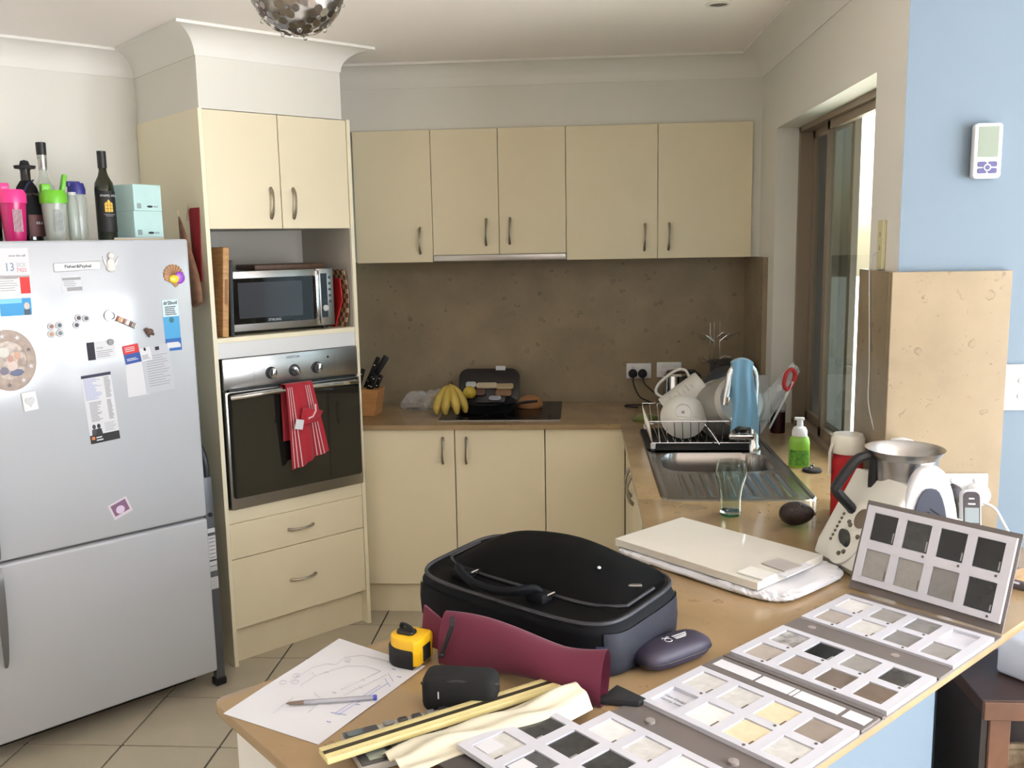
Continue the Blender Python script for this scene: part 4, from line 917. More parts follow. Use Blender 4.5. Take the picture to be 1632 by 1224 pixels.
# wire cup tree
wr = thing('wire_rack', 'chrome wire cup stand against the back splashback', 'cup rack', (0.632, 4.338, ZC))
thin = 0.0016
m = MB(); m.tube([(0.05 * math.cos(k * math.pi / 8), 0.05 * math.sin(k * math.pi / 8), 0.002) for k in range(16)], 0.0025, 6, closed=True); m.build('base_ring', steel_b, wr)
for (x, y) in ((-0.022, -0.01), (0.0, 0.012), (0.022, -0.01)): MB().tube([(x, y, 0.002), (x, y, 0.378)], thin, 6).build('upright', steel_b, wr)
for z in (0.10, 0.20, 0.31):
    for q in range(4):
        a_ = math.pi / 2 * q + 0.5 + z; c_, s_ = math.cos(a_), math.sin(a_); L = 0.085
        MB().tube([(c_ * 0.02, s_ * 0.02, z), (c_ * 0.05 - s_ * .03, s_ * 0.05 + c_ * .03, z - 0.012), (c_ * L - s_ * .02, s_ * L * .7 + c_ * .02, z + 0.014), (c_ * L + s_ * .02, s_ * L * .7 - c_ * .02, z + 0.014), (c_ * 0.05 + s_ * .03, s_ * 0.05 - c_ * .03, z - 0.012), (c_ * 0.02, s_ * 0.02, z)], thin, 5).build('cup_arm', steel_b, wr)
# coffee machine
cf = thing('coffee_machine', 'black coffee machine in the corner behind the dishes', 'coffee machine', (0.683, 4.08, ZC))
MB().box(-0.085, 0.085, 0.02, 0.17, 0.0, 0.22, 0.012, 3).build('body', black_m, cf)
MB().box(-0.08, 0.08, -0.06, 0.03, 0.15, 0.225, 0.02, 3).build('brew_head', black_m, cf)
MB().box(-0.08, 0.08, -0.07, 0.03, 0.0, 0.03, 0.006, 2).build('drip_tray', black_m, cf)
MB().lathe([(0.018, 0), (0.020, 0.01), (0.020, 0.04), (0, 0.042)], 22, X=T(-0.02, -0.035, 0.11)).build('spout', steel_b, cf)
MB().tube([(-0.045, -0.061, 0.205), (-0.02, -0.064, 0.213), (0.005, -0.061, 0.205)], 0.004, 8).build('chrome_trim', steel_b, cf)
wbd = thing('cutting_board', 'white plastic cutting board standing behind the dish rack', 'cutting board', (0.66, 3.90, ZC), rad(4))
MB().prism(rrect(0.24, 0.19, 0.02), 0, 0.010, 0.002, 1, X=T(0.02, 0, 0.097) @ RX(80)).build('board', M('milky plastic', (206, 206, 210), 0.5), wbd)
pk = thing('food_packet', 'small green packet lying behind the dish rack', 'packet', (0.285, 3.92, ZC), rad(20))
crumple(0.06, 0.03, 0.022, 31, 2, .1).build('packet', M('packet green', (112, 124, 66), 0.4), pk)

# ------------------------------------------------------------------ sink
sk_ = thing('sink', 'stainless double sink with ribbed draining board', 'sink', (0, 0, ZC))
SX0, SX1, SY0, SY1 = 0.243, 0.702, 2.672, 3.722
def sstep(a, b, x): t = max(0, min(1, (x - a) / (b - a))); return t * t * (3 - 2 * t)
def rbox(x, y, x0, x1, y0, y1, r):
    dx = max(x0 + r - x, x - (x1 - r), 0); dy = max(y0 + r - y, y - (y1 - r), 0)
    return r - math.hypot(dx, dy) if (dx > 0 or dy > 0) else min(x - x0, x1 - x, y - y0, y1 - y) if False else (r - math.hypot(dx, dy) if (dx or dy) else max(r, min(x - x0, x1 - x, y - y0, y1 - y)))
def sinkz(x, y):
    z = 0.004
    e = min(x - SX0, SX1 - x, y - SY0, SY1 - y)
    z -= 0.0035 * sstep(0.012, 0.022, e)                        # raised rim
    d1 = rbox(x, y, 0.285, 0.655, 3.03, 3.30, 0.075); z -= 0.165 * sstep(0.0, 0.022, d1)
    d2 = rbox(x, y, 0.285, 0.655, 3.37, 3.66, 0.06); z -= 0.09 * sstep(0.0, 0.022, d2)
    dd = rbox(x, y, 0.29, 0.675, 2.715, 3.0, 0.02)
    if dd > 0.0: z -= 0.004 * (0.5 + 0.5 * math.cos((x - 0.29) / 0.0385 * 2 * math.pi)) ** 3 * sstep(0, 0.02, dd)
    return z
def sinkp(u, v):
    x = SX0 + (SX1 - SX0) * u; y = SY0 + (SY1 - SY0) * v
    # rounded plate corners
    r = 0.05; cx = min(max(x, SX0 + r), SX1 - r); cy = min(max(y, SY0 + r), SY1 - r)
    dx, dy = x - cx, y - cy; L = math.hypot(dx, dy)
    if dx and dy:
        k = max(abs(dx), abs(dy)) / L; x2, y2 = cx + dx * k, cy + dy * k
    else: x2, y2 = x, y
    return (x2, y2, sinkz(x2, y2) if not (u in (0, 1) or v in (0, 1)) else -0.0)
MB().grid(sinkp, 120, 210).build('basin', steel_d, sk_, sharp=50)
MB().lathe([(0.035, -0.1605), (0.03, -0.158), (0.012, -0.162), (0, -0.162)], 24, X=T(0.47, 3.165, 0)).build('drain', steel_b, sk_)
tp = thing('tap', 'tall chrome gooseneck mixer tap beside the sink', 'tap', (0.634, 3.335, ZC))
MB().lathe([(0.026, 0), (0.024, 0.02), (0.019, 0.03), (0.0185, 0.10), (0, 0.10)], 24).build('body', steel_b, tp)
pts = [(0, 0, 0.08), (0, 0, 0.2), (0.001, -0.002, 0.25)]
for k in range(11):
    a_ = math.pi * k / 10; pts.append((-0.05 + 0.05 * math.cos(a_), -0.03 * k / 10, 0.265 + 0.055 * math.sin(a_)))
pts += [(-0.104, -0.035, 0.235), (-0.112, -0.04, 0.195)]
MB().tube(pts, 0.012, 12).build('spout', steel_b, tp)
MB().lathe([(0.0135, 0), (0.0145, 0.03), (0.0, 0.03)], 18, X=T(-0.113, -0.041, 0.178) @ RX(0) @ RY(8)).build('nozzle', steel_b, tp)
MB().lathe([(0.013, 0), (0.013, 0.08), (0.010, 0.085), (0, 0.085)], 20, X=T(-0.008, -0.01, 0.055) @ RY(-90)).build('lever_body', steel_b, tp)
MB().tube([(-0.075, -0.01, 0.06), (-0.08, -0.01, 0.09), (-0.083, -0.008, 0.125)], 0.005, 8).build('lever', steel_b, tp)
cl = thing('dish_cloth', 'light blue cloth draped over the tap spout', 'cloth', (0.634, 3.335, ZC))
clm = M('blue microfibre', (128, 172, 200), 0.95, bump=(300, 0.4), sheen=0.3)
def clf(u, v):
    # v 0..1 goes over the spout from the back hem to the front hem
    w = 0.10 * (0.72 + 0.28 * abs(2 * v - 1)); x = -0.048 + (u - 0.5) * w + 0.006 * math.sin(v * 9)
    top = 0.265 + 0.072 * max(0, 1 - ((x + 0.05) / 0.064) ** 2) ** 0.5 - 0.002
    s = (v - 0.38) * 0.42
    if s < 0: y, z = 0.016 - 0.02 * max(-1, s * 8), top + 2.0 * min(0, s + 0.02) * 0.5
    else: y, z = -0.030 - 0.012 * min(1, s * 12), top - max(0, s - 0.025)
    if abs(s) < 0.03: y = -0.006 - 0.9 * s; z = top + 0.004
    y += 0.006 * math.sin(u * 13 + v * 4) * min(1, abs(s) * 8)
    return (x, y, z)
MB().grid(clf, 24, 40, thick=0.0025).build('cloth', clm, cl, sharp=60)

# ------------------------------------------------------------------ dish rack
dr = thing('dish_rack', 'chrome wire dish rack over the far sink bowl', 'dish rack', (0, 0, ZC))
rx0, rx1, ry0, ry1, rb, rtp = 0.255, 0.640, 3.32, 3.70, 0.030, 0.112
def loop(x0, x1, y0, y1, z): return [(x0, y0, z), (x1, y0, z), (x1, y1, z), (x0, y1, z)]
for (z, e) in ((rb, 0.012), (rtp, 0.0)):
    L = loop(rx0 + e, rx1 - e, ry0 + e, ry1 - e, z)
    for k in range(4): MB().tube([L[k], L[(k + 1) % 4]], 0.0024, 6).build('rim_wire', steel_b, dr)
n = 13
for k in range(n + 1):
    t = k / n; x = rx0 + (rx1 - rx0) * t
    MB().tube([(x, ry0, rtp), (rx0 + .012 + (rx1 - rx0 - .024) * t, ry0 + .012, rb), (rx0 + .012 + (rx1 - rx0 - .024) * t, ry1 - .012, rb), (x, ry1, rtp)], 0.0017, 5).build('wire', steel_b, dr)
for k in range(9):
    y = ry0 + 0.03 + (ry1 - ry0 - 0.06) * k / 8
    for xx_ in (0, 1):
        xa, xb = (rx0, rx0 + .012) if xx_ == 0 else (rx1, rx1 - .012); MB().tube([(xa, y, rtp), (xb, y, rb)], 0.0017, 5).build('wire', steel_b, dr)
for (x, y) in ((rx0 + .015, ry0 + .012), (rx1 - .015, ry0 + .012), (rx0 + .015, ry1 - .012), (rx1 - .015, ry1 - .012)): MB().lathe([(0.008, 0.004), (0.010, 0.028), (0, 0.032)], 12, X=T(x, y, 0)).build('foot', white_p, dr)
MB().prism(rrect(0.40, 0.38, 0.03, cx=0.447, cy=3.51), 0.006, 0.010).build('drip_mat', black_soft, dr)
ZR = ZC + rb + 0.003
# white bowl on its edge, base towards the room
bw = thing('bowl', 'white china bowl tipped on edge in the dish rack', 'bowl', X=T(0.390, 3.44, ZR + 0.082) @ RZ(-8) @ RX(62))
MB().lathe([(0.0, 0.03), (0.028, 0.03), (0.030, 0.038), (0.038, 0.034), (0.066, 0.012), (0.083, -0.022), (0.086, -0.026), (0.0835, -0.026), (0.066, 0.002), (0.03, 0.024), (0, 0.025)], 40).build('bowl', lens_w, bw)
MB().box(-0.006, 0.006, -0.006, 0.005, 0.0302, 0.0305).build('maker_mark', ink_m, bw)
jg = thing('measuring_jug', 'white plastic measuring jug upside down behind the bowl', 'jug', X=T(0.425, 3.610, ZR + 0.108) @ RY(50) @ RX(180) @ Matrix.Scale(1.22, 4))
MB().lathe([(0, -0.075), (0.050, -0.075), (0.054, -0.07), (0.062, 0.07), (0.060, 0.07), (0.051, -0.068), (0, -0.07)], 32).build('jug', M('cloudy plastic', (214, 210, 202), 0.35), jg)
MB().tube(sm([(-0.055, 0, 0.055), (-0.085, 0, 0.06), (-0.100, 0, 0.03), (-0.098, 0, -0.03), (-0.08, 0, -0.055), (-0.052, 0, -0.05)]), 0.008, 8, flat=0.6).build('handle', M('cloudy plastic', (214, 210, 202), 0.35), jg)
m = MB()
for k in range(7): m.grid(curved(0.0615 - 0.0009 * k, -150, -150 + (30 if k % 2 else 18), 0.05 - 0.015 * k, 0.0515 - 0.015 * k), 4, 1)
m.build('scale_marks', ink_m, jg)['kind'] = 'stuff'
po = thing('saucepan', 'large dull metal pot tipped over in the dish rack', 'pot', X=T(0.570, 3.50, ZR + 0.100) @ RZ(18) @ RX(70))
MB().lathe([(0, 0.10), (0.085, 0.10), (0.102, 0.088), (0.112, 0.05), (0.114, -0.06), (0.120, -0.064), (0.112, -0.06), (0.110, 0.05), (0.09, 0.09), (0, 0.094)], 44).build('pot', M('dull aluminium', (176, 174, 168), 0.4, 0.55), po)
pl_ = thing('dark_pan', 'dark round pan standing behind the tipped pot', 'pan', X=T(0.600, 3.64, ZR + 0.112) @ RZ(12) @ RX(80))
MB().lathe([(0, 0.012), (0.10, 0.012), (0.122, -0.02), (0.126, -0.022), (0.121, -0.026), (0.098, 0.004), (0, 0.004)], 40).build('pan', M('dark enamel', (44, 46, 50), 0.3), pl_)
for (x0, y0, z0_, x1, y1, z1_, lab) in ((0.430, 3.325, 0.118, 0.355, 3.345, 0.125, 'steel fork lying across the front of the dish rack'), (0.455, 3.335, 0.10, 0.505, 3.30, 0.032, 'steel knife poking out through the rack front')):
    o = thing('cutlery', lab, 'cutlery', (0, 0, ZC)); 
    MB().tube([(x0, y0, z0_), ((x0 + x1) / 2, (y0 + y1) / 2, (z0_ + z1_) / 2 + 0.003), (x1, y1, z1_)], [0.0035, 0.0025, 0.005], 8, flat=0.5).build('stem', steel_b, o)
# red-handled thing in a clear bag, leaning by the window
pg = thing('peg_bag', 'clear plastic pouch clipped with a red peg by the window', 'pouch', (0.705, 3.45, ZC), rad(10))
MB().grid(lambda u, v: (-0.06 + 0.03 * u + 0.15 * v, 0.01 * math.sin(u * 9), 0.03 + 0.24 * v + 0.12 * (1 - u) * (1 - v * .7)), 8, 8, thick=0.002).build('pouch', film, pg, sharp=20)
MB().tube([(0.0, -0.012, 0.06), (0.055, -0.012, 0.17), (0.085, -0.012, 0.235)], [0.006, 0.010, 0.012], 6, flat=0.4).build('white_edge', white_p, pg)
MB().tube(sm([(0.052, -0.014, 0.225), (0.060, -0.014, 0.265), (0.078, -0.014, 0.28), (0.094, -0.014, 0.265), (0.088, -0.014, 0.235), (0.068, -0.014, 0.205)], 4, True), 0.008, 8, closed=True).build('peg', red_m, pg)
pv = thing('detergent_bottle', 'clear bottle of dark purple liquid in the window corner', 'bottle', (0.785, 3.66, ZC))
MB().lathe([(0, 0), (0.026, 0), (0.028, 0.006), (0.028, 0.085), (0, 0.085)], 26).build('liquid', M('purple liquid', (130, 30, 60), 0.1, trans=0.5), pv)
MB().lathe([(0.0285, 0.0), (0.0287, 0.11), (0.022, 0.14), (0.011, 0.16), (0.0105, 0.172), (0.0, 0.172)], 26).build('bottle', M('clear bottle', (240, 240, 245), 0.02, trans=1.0, ior=1.15), pv)
MB().lathe([(0.0125, 0.168), (0.012, 0.188), (0, 0.189)], 18).build('cap', white_p, pv)
sd = thing('soap_dispenser', 'green foaming hand soap with a white pump by the sink', 'soap dispenser', (0.738, 3.10, ZC), rad(-10))
soap_g = M('green soap bottle', (150, 205, 70), 0.2, trans=0.15)
MB().lathe([(0, 0), (0.032, 0), (0.034, 0.004), (0.034, 0.085), (0.030, 0.10), (0.022, 0.110), (0, 0.110)], 28, sy=0.75).build('bottle', soap_g, sd)
MB().grid(lambda u, v: (0.0345 * math.sin(rad(-62 + 124 * u)), -0.0262 * math.cos(rad(-62 + 124 * u)), 0.008 + 0.052 * v), 12, 3).build('label', M('label green', (92, 150, 50), 0.5, noise=(80, 0.4)), sd)
MB().lathe([(0.025, 0.106), (0.025, 0.122), (0.020, 0.134), (0.011, 0.138), (0.010, 0.160), (0, 0.160)], 24).build('pump_collar', white_p, sd)
MB().box(-0.018, 0.014, -0.008, 0.008, 0.158, 0.168, 0.003, 2).build('pump_head', white_p, sd)
pl2 = thing('sink_plug', 'black sink plug with a chrome knob behind the draining board', 'sink plug', (0.765, 3.03, ZC))
MB().lathe([(0, 0), (0.030, 0), (0.032, 0.004), (0.028, 0.010), (0.01, 0.012), (0, 0.012)], 26).build('plug', black_soft, pl2)
MB().lathe([(0.006, 0.011), (0.005, 0.018), (0.008, 0.023), (0, 0.027)], 16).build('knob', steel_b, pl2)

# glass
gl = thing('drinking_glass', 'green-tinted curvy drinking glass on the worktop', 'glass', (0.421, 2.54, ZC))
gg = M('green tinted glass', (240, 250, 243), 0.0, trans=1.0, ior=1.45)
MB().lathe([(0, 0.0081), (0.0285, 0.0081), (0.0287, 0.05), (0.0335, 0.082), (0.042, 0.110), (0.0435, 0.124), (0.0385, 0.152), (0.0372, 0.152), (0.0420, 0.124), (0.0405, 0.110), (0.0318, 0.083), (0.0268, 0.05), (0.0262, 0.014), (0, 0.012)], 40).build('glass', gg, gl, sharp=50)
MB().lathe([(0, 0.0), (0.0275, 0.0), (0.0285, 0.003), (0.0285, 0.008), (0, 0.008)], 40).build('base', M('bottle green base', (60, 150, 100), 0.1, trans=0.6), gl)
av = thing('avocado', 'dark ripe avocado lying on the worktop near the glass', 'avocado', (0.575, 2.44, ZC), rad(-20))
prof_ = []
for k in range(17):
    t = k / 16; a_ = math.pi * t; r_ = 0.037 * math.sin(a_) * (1 - 0.28 * (t)) ; prof_.append((max(0, r_), -0.050 + 0.098 * t if False else -0.046 * math.cos(a_) + 0.004))
MB().lathe(prof_, 28, X=T(0, 0, 0.034) @ RY(82)).build('fruit', M('avocado skin', (38, 27, 26), 0.5, bump=(150, 1.0), noise=(60, .3)), av)
MB().lathe([(0.005, 0), (0.004, 0.004), (0, 0.004)], 10, X=T(0.049, 0, 0.038) @ RY(90)).build('stem_scar', M('stem brown', (96, 70, 44), 0.8), av)
# red bottle
rbt = thing('water_bottle', 'red translucent water bottle with a white cap and loop', 'bottle', (0.724, 2.50, ZC))
redt = M('red translucent plastic', (236, 60, 66), 0.15, trans=0.55, ior=1.2)
MB().lathe([(0, 0), (0.038, 0), (0.041, 0.006), (0.041, 0.165), (0.037, 0.185), (0.032, 0.192), (0, 0.194)], 30).build('bottle', redt, rbt)
MB().lathe([(0.043, 0.188), (0.0445, 0.196), (0.0445, 0.226), (0.038, 0.238), (0, 0.240)], 30).build('cap', offwhite_p, rbt)
MB().tube([(-0.043, -0.01, 0.215), (-0.050, -0.01, 0.19), (-0.049, -0.01, 0.13)], 0.004, 6, flat=1.6).build('carry_strap', offwhite_p, rbt)
# ------------------------------------------------------------------ food processor
tm = thing('food_processor', 'white cooking food processor with a steel jug and control face', 'food processor', (0.745, 2.155, ZC), rad(200))
# local +x = front (towards the controls), local +y = side that faces the camera (rotated frame)
tmw = M('processor white', (226, 224, 214), 0.3); tmw2 = M('processor bright white', (222, 222, 226), 0.25)
def tilted(prof2, y0, y1, bev=0.006): return MB().prism(prof2, y0, y1, bev, 3, X=RX(90))
MB().prism([(-0.125, 0.0), (0.150, 0.0), (0.165, 0.02), (0.155, 0.05), (0.055, 0.215), (0.03, 0.21), (0.0, 0.12), (-0.10, 0.12), (-0.125, 0.09)], -0.105, 0.095, 0.016, 3, X=RX(90)).build('housing', tmw, tm)
# control face lies on the sloping front
cfx = T(0.1300, 0.0, 0.085) @ RZ(90) @ RX(59)
cfp = MB().prism([(0.058 * math.cos(rad(a_)) * (1.0), 0.078 * math.sin(rad(a_))) for a_ in range(0, 360, 10)], -0.012, 0.006, 0.003, 2, X=cfx @ T(0.0, 0.0, 0.0)).build('control_face', tmw, tm)
MB().lathe([(0.022, 0.006), (0.022, 0.0075), (0, 0.0085)], 26, X=cfx @ T(0.020, 0.042, 0) @ Matrix.Diagonal((1, 1.1, 1, 1))).build('display', M('display brown', (112, 98, 84), 0.2), cfp)
MB().lathe([(0.022, 0.006), (0.019, 0.016), (0, 0.018)], 26, X=cfx @ T(0.002, -0.014, 0) @ RZ(-40) @ Matrix.Diagonal((1.15, 0.62, 1, 1))).build('speed_knob', M('knob black', (50, 52, 48), 0.3), cfp)
for (x, y) in ((-0.012, 0.024), (-0.004, 0.018), (0.036, 0.000), (0.018, -0.044), (0.006, -0.052), (-0.030, 0.048)): MB().lathe([(0.0058, 0.006), (0.005, 0.009), (0, 0.009)], 12, X=cfx @ T(x, y, 0)).build('button', M('button olive', (96, 90, 76), 0.4), cfp)
for k in range(7): MB().lathe([(0.004, 0.006), (0.0032, 0.008), (0, 0.008)], 10, X=cfx @ T(-0.044 + 0.010 * math.sin(k * .45 + .2) - (0.008 * math.sin(k / 6 * 3.14)), 0.036 - k * 0.011, 0)).build('temperature_light', M('button olive', (96, 90, 76), 0.4), cfp)
# the arch shell on the camera side
arch = [(-0.082, 0.0)]
for k in range(17):
    t = k / 16 * 2 - 1; arch.append((-0.014 + 0.072 * t * (1 - 0.0 * abs(t)) if False else 0.078 * math.copysign(abs(t) ** 0.75, t) * -1 * -1, 0.262 * (1 - abs(t) ** 2.3)))
arch += [(0.082, 0.0)]
MB().prism(arch[1:-1][::-1], 0.0, 0.034, 0.008, 3, X=T(0.022, 0.128, 0.0) @ RZ(-26) @ RX(90)).build('side_arch', tmw2, tm)
arch2 = [(x * 0.66, z * 0.80 + 0.006) for x, z in arch[1:-1]]
gv = MB().prism(arch2[::-1], 0.0, 0.004, 0.0015, 1, X=T(0.022, 0.128, 0.0) @ RZ(-26) @ T(0, 0.004, 0) @ RX(90)).build('vent_panel', M('vent slate', (74, 78, 92), 0.4), tm)
m = MB()
for k in range(4): m.box(-0.012, 0.012, 0.0032, 0.0052, 0.165 - k * 0.009, 0.1675 - k * .009, X=T(0.022, 0.128, 0.0) @ RZ(-26) @ T(0, 0, .15) @ RY(-35) @ T(0, 0, -.15))
m.build('vent_slots', black_m, gv)['kind'] = 'stuff'
jx = T(-0.010, 0.0, 0.086)
MB().lathe([(0, 0.0), (0.062, 0.0), (0.066, 0.02), (0.074, 0.17), (0.086, 0.186), (0.088, 0.190), (0.084, 0.188), (0.072, 0.170), (0.064, 0.022), (0, 0.012)], 44, X=jx).build('jug', steel, tm)
hx = jx @ RZ(-12)
MB().tube(sm([(0.074, 0, 0.168), (0.100, 0, 0.172), (0.122, 0, 0.158), (0.158, 0, 0.108), (0.158, 0, 0.092), (0.130, 0, 0.060), (0.095, 0, 0.022), (0.072, 0, 0.018), (0.073, 0, 0.10)], 4, True), 0.012, 8, closed=True, X=hx, flat=1.1).build('jug_handle', black_m, tm)

# white domed appliance behind, cord up to the sensor strip
dm = thing('appliance_base', 'white domed appliance behind the steel jug', 'appliance', (0.800, 2.31, ZC))
MB().lathe([(0, 0), (0.036, 0), (0.038, 0.01), (0.038, 0.20), (0.036, 0.238), (0.026, 0.262), (0, 0.270)], 30).build('body', white_p, dm)
MB().lathe([(0.0385, 0.16), (0.0385, 0.166), (0.0, 0.166)], 30).build('seam', lgrey, dm)
ss = thing('sensor_strip', 'yellowed plastic strip on the pillar beside the window', 'switch', (XW, 2.50, 1.532))
MB().box(-0.010, 0, -0.022, 0.022, 0.0, 0.128, 0.002, 1).build('cover', M('yellowed plastic', (206, 200, 160), 0.5), ss)
for z in (0.05, 0.085): MB().box(-0.0112, -0.0095, -0.006, 0.002, z, z + 0.012).build('button', M('yellowed dark', (176, 168, 130), 0.5), ss)
MB().tube(sm([(-0.008, -0.018, 0.05), (-0.014, 0.03, 0.04), (-0.020, 0.04, 0.0), (-0.0235, 0.03, -0.02), (-0.0235, 0.0, -0.25), (-0.0235, -0.01, -0.36), (-0.010, -0.08, -0.45), (0.04, -0.165, -0.50), (0.045, -0.19, -0.56)]), 0.0017, 5).build('cable', white_p, ss)

# blue wall: sockets, phone, switch, remote
YP = YN - 0.02
gpo(0.972, YP, 0.985, 'double power socket on the sunlit stone panel', group='double power sockets')
wc = M('white cord', (228, 228, 228), 0.5)
plug(0.942, YP - .009, 0.972, M('round black adaptor', (34, 28, 32), 0.5), 'round black adaptor in the sunlit socket', [(0.942, YP - .035, 0.965), (0.94, YP - .06, 0.93), (0.92, YP - .08, 0.88), (0.90, YP - .09, 0.862)], blk_c, r=0.024)
plug(1.003, YP - .009, 0.970, white_p, 'white adaptor in the sunlit socket', [(1.003, YP - .03, 0.955), (1.03, YP - .05, 0.945), (1.05, YP - .06, 0.91), (1.065, YP - .09, 0.865), (1.04, YP - .14, 0.861)], wc, r=0.029)
ph = thing('cordless_phone', 'silver and black cordless phone standing in its cradle', 'phone', (0.938, 2.205, ZC), rad(-6))
MB().prism(rrect(0.085, 0.08, 0.02), 0.0, 0.035, 0.008, 2).build('cradle', M('cradle white', (224, 224, 228), 0.35), ph)
hs = T(0, 0.01, 0.022) @ RX(-13)
b_ = MB().prism(rrect(0.046, 0.135, 0.016), -0.011, 0.011, 0.005, 3, X=hs @ T(0, 0, 0.068) @ RX(90)).build('handset', M('phone silver', (206, 206, 212), 0.3), ph)
MB().prism(rrect(0.038, 0.100, 0.013), 0.0108, 0.0125, X=hs @ T(0, 0, 0.080) @ RX(90)).build('front_cover', M('phone dark', (66, 60, 64), 0.3), b_)
MB().box(-0.016, 0.016, -0.0135, -0.012, 0.056, 0.092, X=hs).build('screen', M('phone screen', (140, 150, 152), 0.15), b_)
MB().box(-0.006, 0.006, -0.0135, -0.012, 0.112, 0.115, X=hs).build('earpiece', white_p, b_); MB().box(-0.008, 0.008, -0.0135, -0.012, 0.099, 0.1025, X=hs).build('logo_bar', white_p, b_)
for kx in (-0.011, 0, 0.011): MB().box(kx - 0.004, kx + 0.004, -0.0135, -0.012, 0.040, 0.047, 0.0005, 1, X=hs).build('key', white_p, b_)
sw = thing('light_switch', 'white light switch plate at the right edge of the photo', 'light switch', (1.10, YN, 1.238))
MB().box(-0.036, 0.036, -0.010, 0, -0.058, 0.058, 0.003, 2).build('plate', white_p, sw)
for z in (0.018, -0.022): MB().lathe([(0.0085, 0), (0.008, 0.004), (0, 0.005)], 16, X=T(0.004, -0.010, z) @ RX(90)).build('rocker', M('rocker grey', (206, 206, 208), 0.4), sw)
ac = thing('thermostat_remote', 'white wall remote with grey-green screen and purple buttons', 'remote', (0.984, YN, 1.7515), 0)
MB().box(-0.020, 0.020, -0.006, 0, 0.02, 0.11).build('wall_bracket', lgrey, ac)
MB().prism(rrect(0.066, 0.130, 0.009), 0.006, 0.026, 0.004, 3, X=T(0, 0, 0.065) @ RX(90)).build('case', white_p, ac)
MB().box(-0.0235, 0.0235, -0.0268, -0.0255, 0.050, 0.122).build('screen', M('lcd green grey', (128, 140, 126), 0.25), ac)
pur = M('remote purple', (78, 76, 122), 0.4)
for sx in (-1, 1):
    for sz in (-1, 1): MB().prism(rrect(0.0215, 0.0125, 0.004), 0.0255, 0.0275, 0.0006, 1, X=T(sx * 0.0122, 0, 0.0258 + sz * 0.0078) @ RX(90)).build('button', pur, ac)
b_ = MB().lathe([(0.0085, 0.0255), (0.0085, 0.0282), (0, 0.0282)], 20, X=T(0, 0, 0.0258) @ RX(90)).build('button_surround', white_p, ac)
MB().lathe([(0.006, 0.028), (0.0055, 0.0292), (0, 0.0292)], 18, X=T(0, 0, 0.0258) @ RX(90)).build('centre_button', pur, b_)
mtt = thing('flat_tray', 'dark flat tray with pale top at the worktop right edge', 'tray', (1.005, 1.995, ZC), rad(-50))
MB().prism(rrect(0.15, 0.10, 0.01), 0.0, 0.018, 0.003, 2).build('case', M('slate case', (92, 92, 104), 0.5), mtt)
MB().prism(rrect(0.135, 0.085, 0.006), 0.018, 0.0195).build('top', wood_mat('pale wood top', (206, 176, 136), (180, 146, 104)), mtt)

# ------------------------------------------------------------------ white sample slab on padding
fl = thing('bubble_wrap', 'fluffy white packing wrap under the white sample slab', 'packing wrap', (0.338, 2.155, ZC), rad(-45.5))
pad = M('white foam wrap', (220, 220, 224), 0.9, bump=(260, 1.0))
from mathutils import noise as mnoise
def padf(u, v):
    a_ = 2 * math.pi * u; p = math.pi * (v - 0.5); cp = math.cos(p) ** 0.22 if math.cos(p) > 1e-6 else 0.0
    x, y = supe0(a_, 0.250 * cp, 0.150 * cp); z = 0.0085 + 0.0085 * math.copysign(abs(math.sin(p)) ** 0.6, math.sin(p))
    edge = max(0.0, cp - 0.6)
    n1 = mnoise.noise(Vector((x * 70, y * 70, z * 60))); n2 = mnoise.noise(Vector((x * 190, y * 190, 5)))
    k = 1 + edge * (0.055 * n1 + 0.05 * n2)
    return (x * k + 0.012, y * k, max(0.0004, z + (0.004 * n1 + 0.004 * n2) * (1 if z > 0.004 and cp > 0.90 else 0)))
def supe0(a, lx, ly, p=0.35):
    c_, s_ = math.cos(a), math.sin(a); return lx * math.copysign(abs(c_) ** p, c_), ly * math.copysign(abs(s_) ** p, s_)
MB().grid(padf, 220, 26, wrap=True).build('wrap', pad, fl, sharp=70)
sl = thing('sample_slab', 'glossy white stone sample slab lying on white wrap', 'sample slab', (0.325, 2.158, ZC + 0.0185), rad(-45.5))
MB().prism(rrect(0.415, 0.258, 0.003, 2), 0.0, 0.018, 0.001, 1).build('slab', M('gloss white stone', (216, 212, 202), 0.07, noise=(20, 0.01)), sl)
zs = ZC + 0.037
o = thing('sample_card', 'small grey sample tile at the corner of the white slab', 'sample', (0.452, 2.027, zs), rad(-8)); MB().box(-0.029, 0.029, -0.033, 0.033, 0, 0.003, X=RZ(45)).build('tile', M('sample grey', (176, 170, 166), 0.4), o)
o = thing('sample_card', 'thin white sample tile at the front corner of the slab', 'sample', (0.386, 1.972, zs), rad(40)); MB().box(-0.026, 0.026, -0.033, 0.033, 0, 0.0035, X=RZ(5)).build('tile', M('sample white', (232, 230, 224), 0.3), o)
o = thing('sample_card', 'bright white sample strip under the small grey tile', 'sample', (0.478, 2.005, zs - .0035), rad(45)); MB().box(-0.055, 0.055, -0.012, 0.012, 0, 0.003).build('strip', paper_w, o)

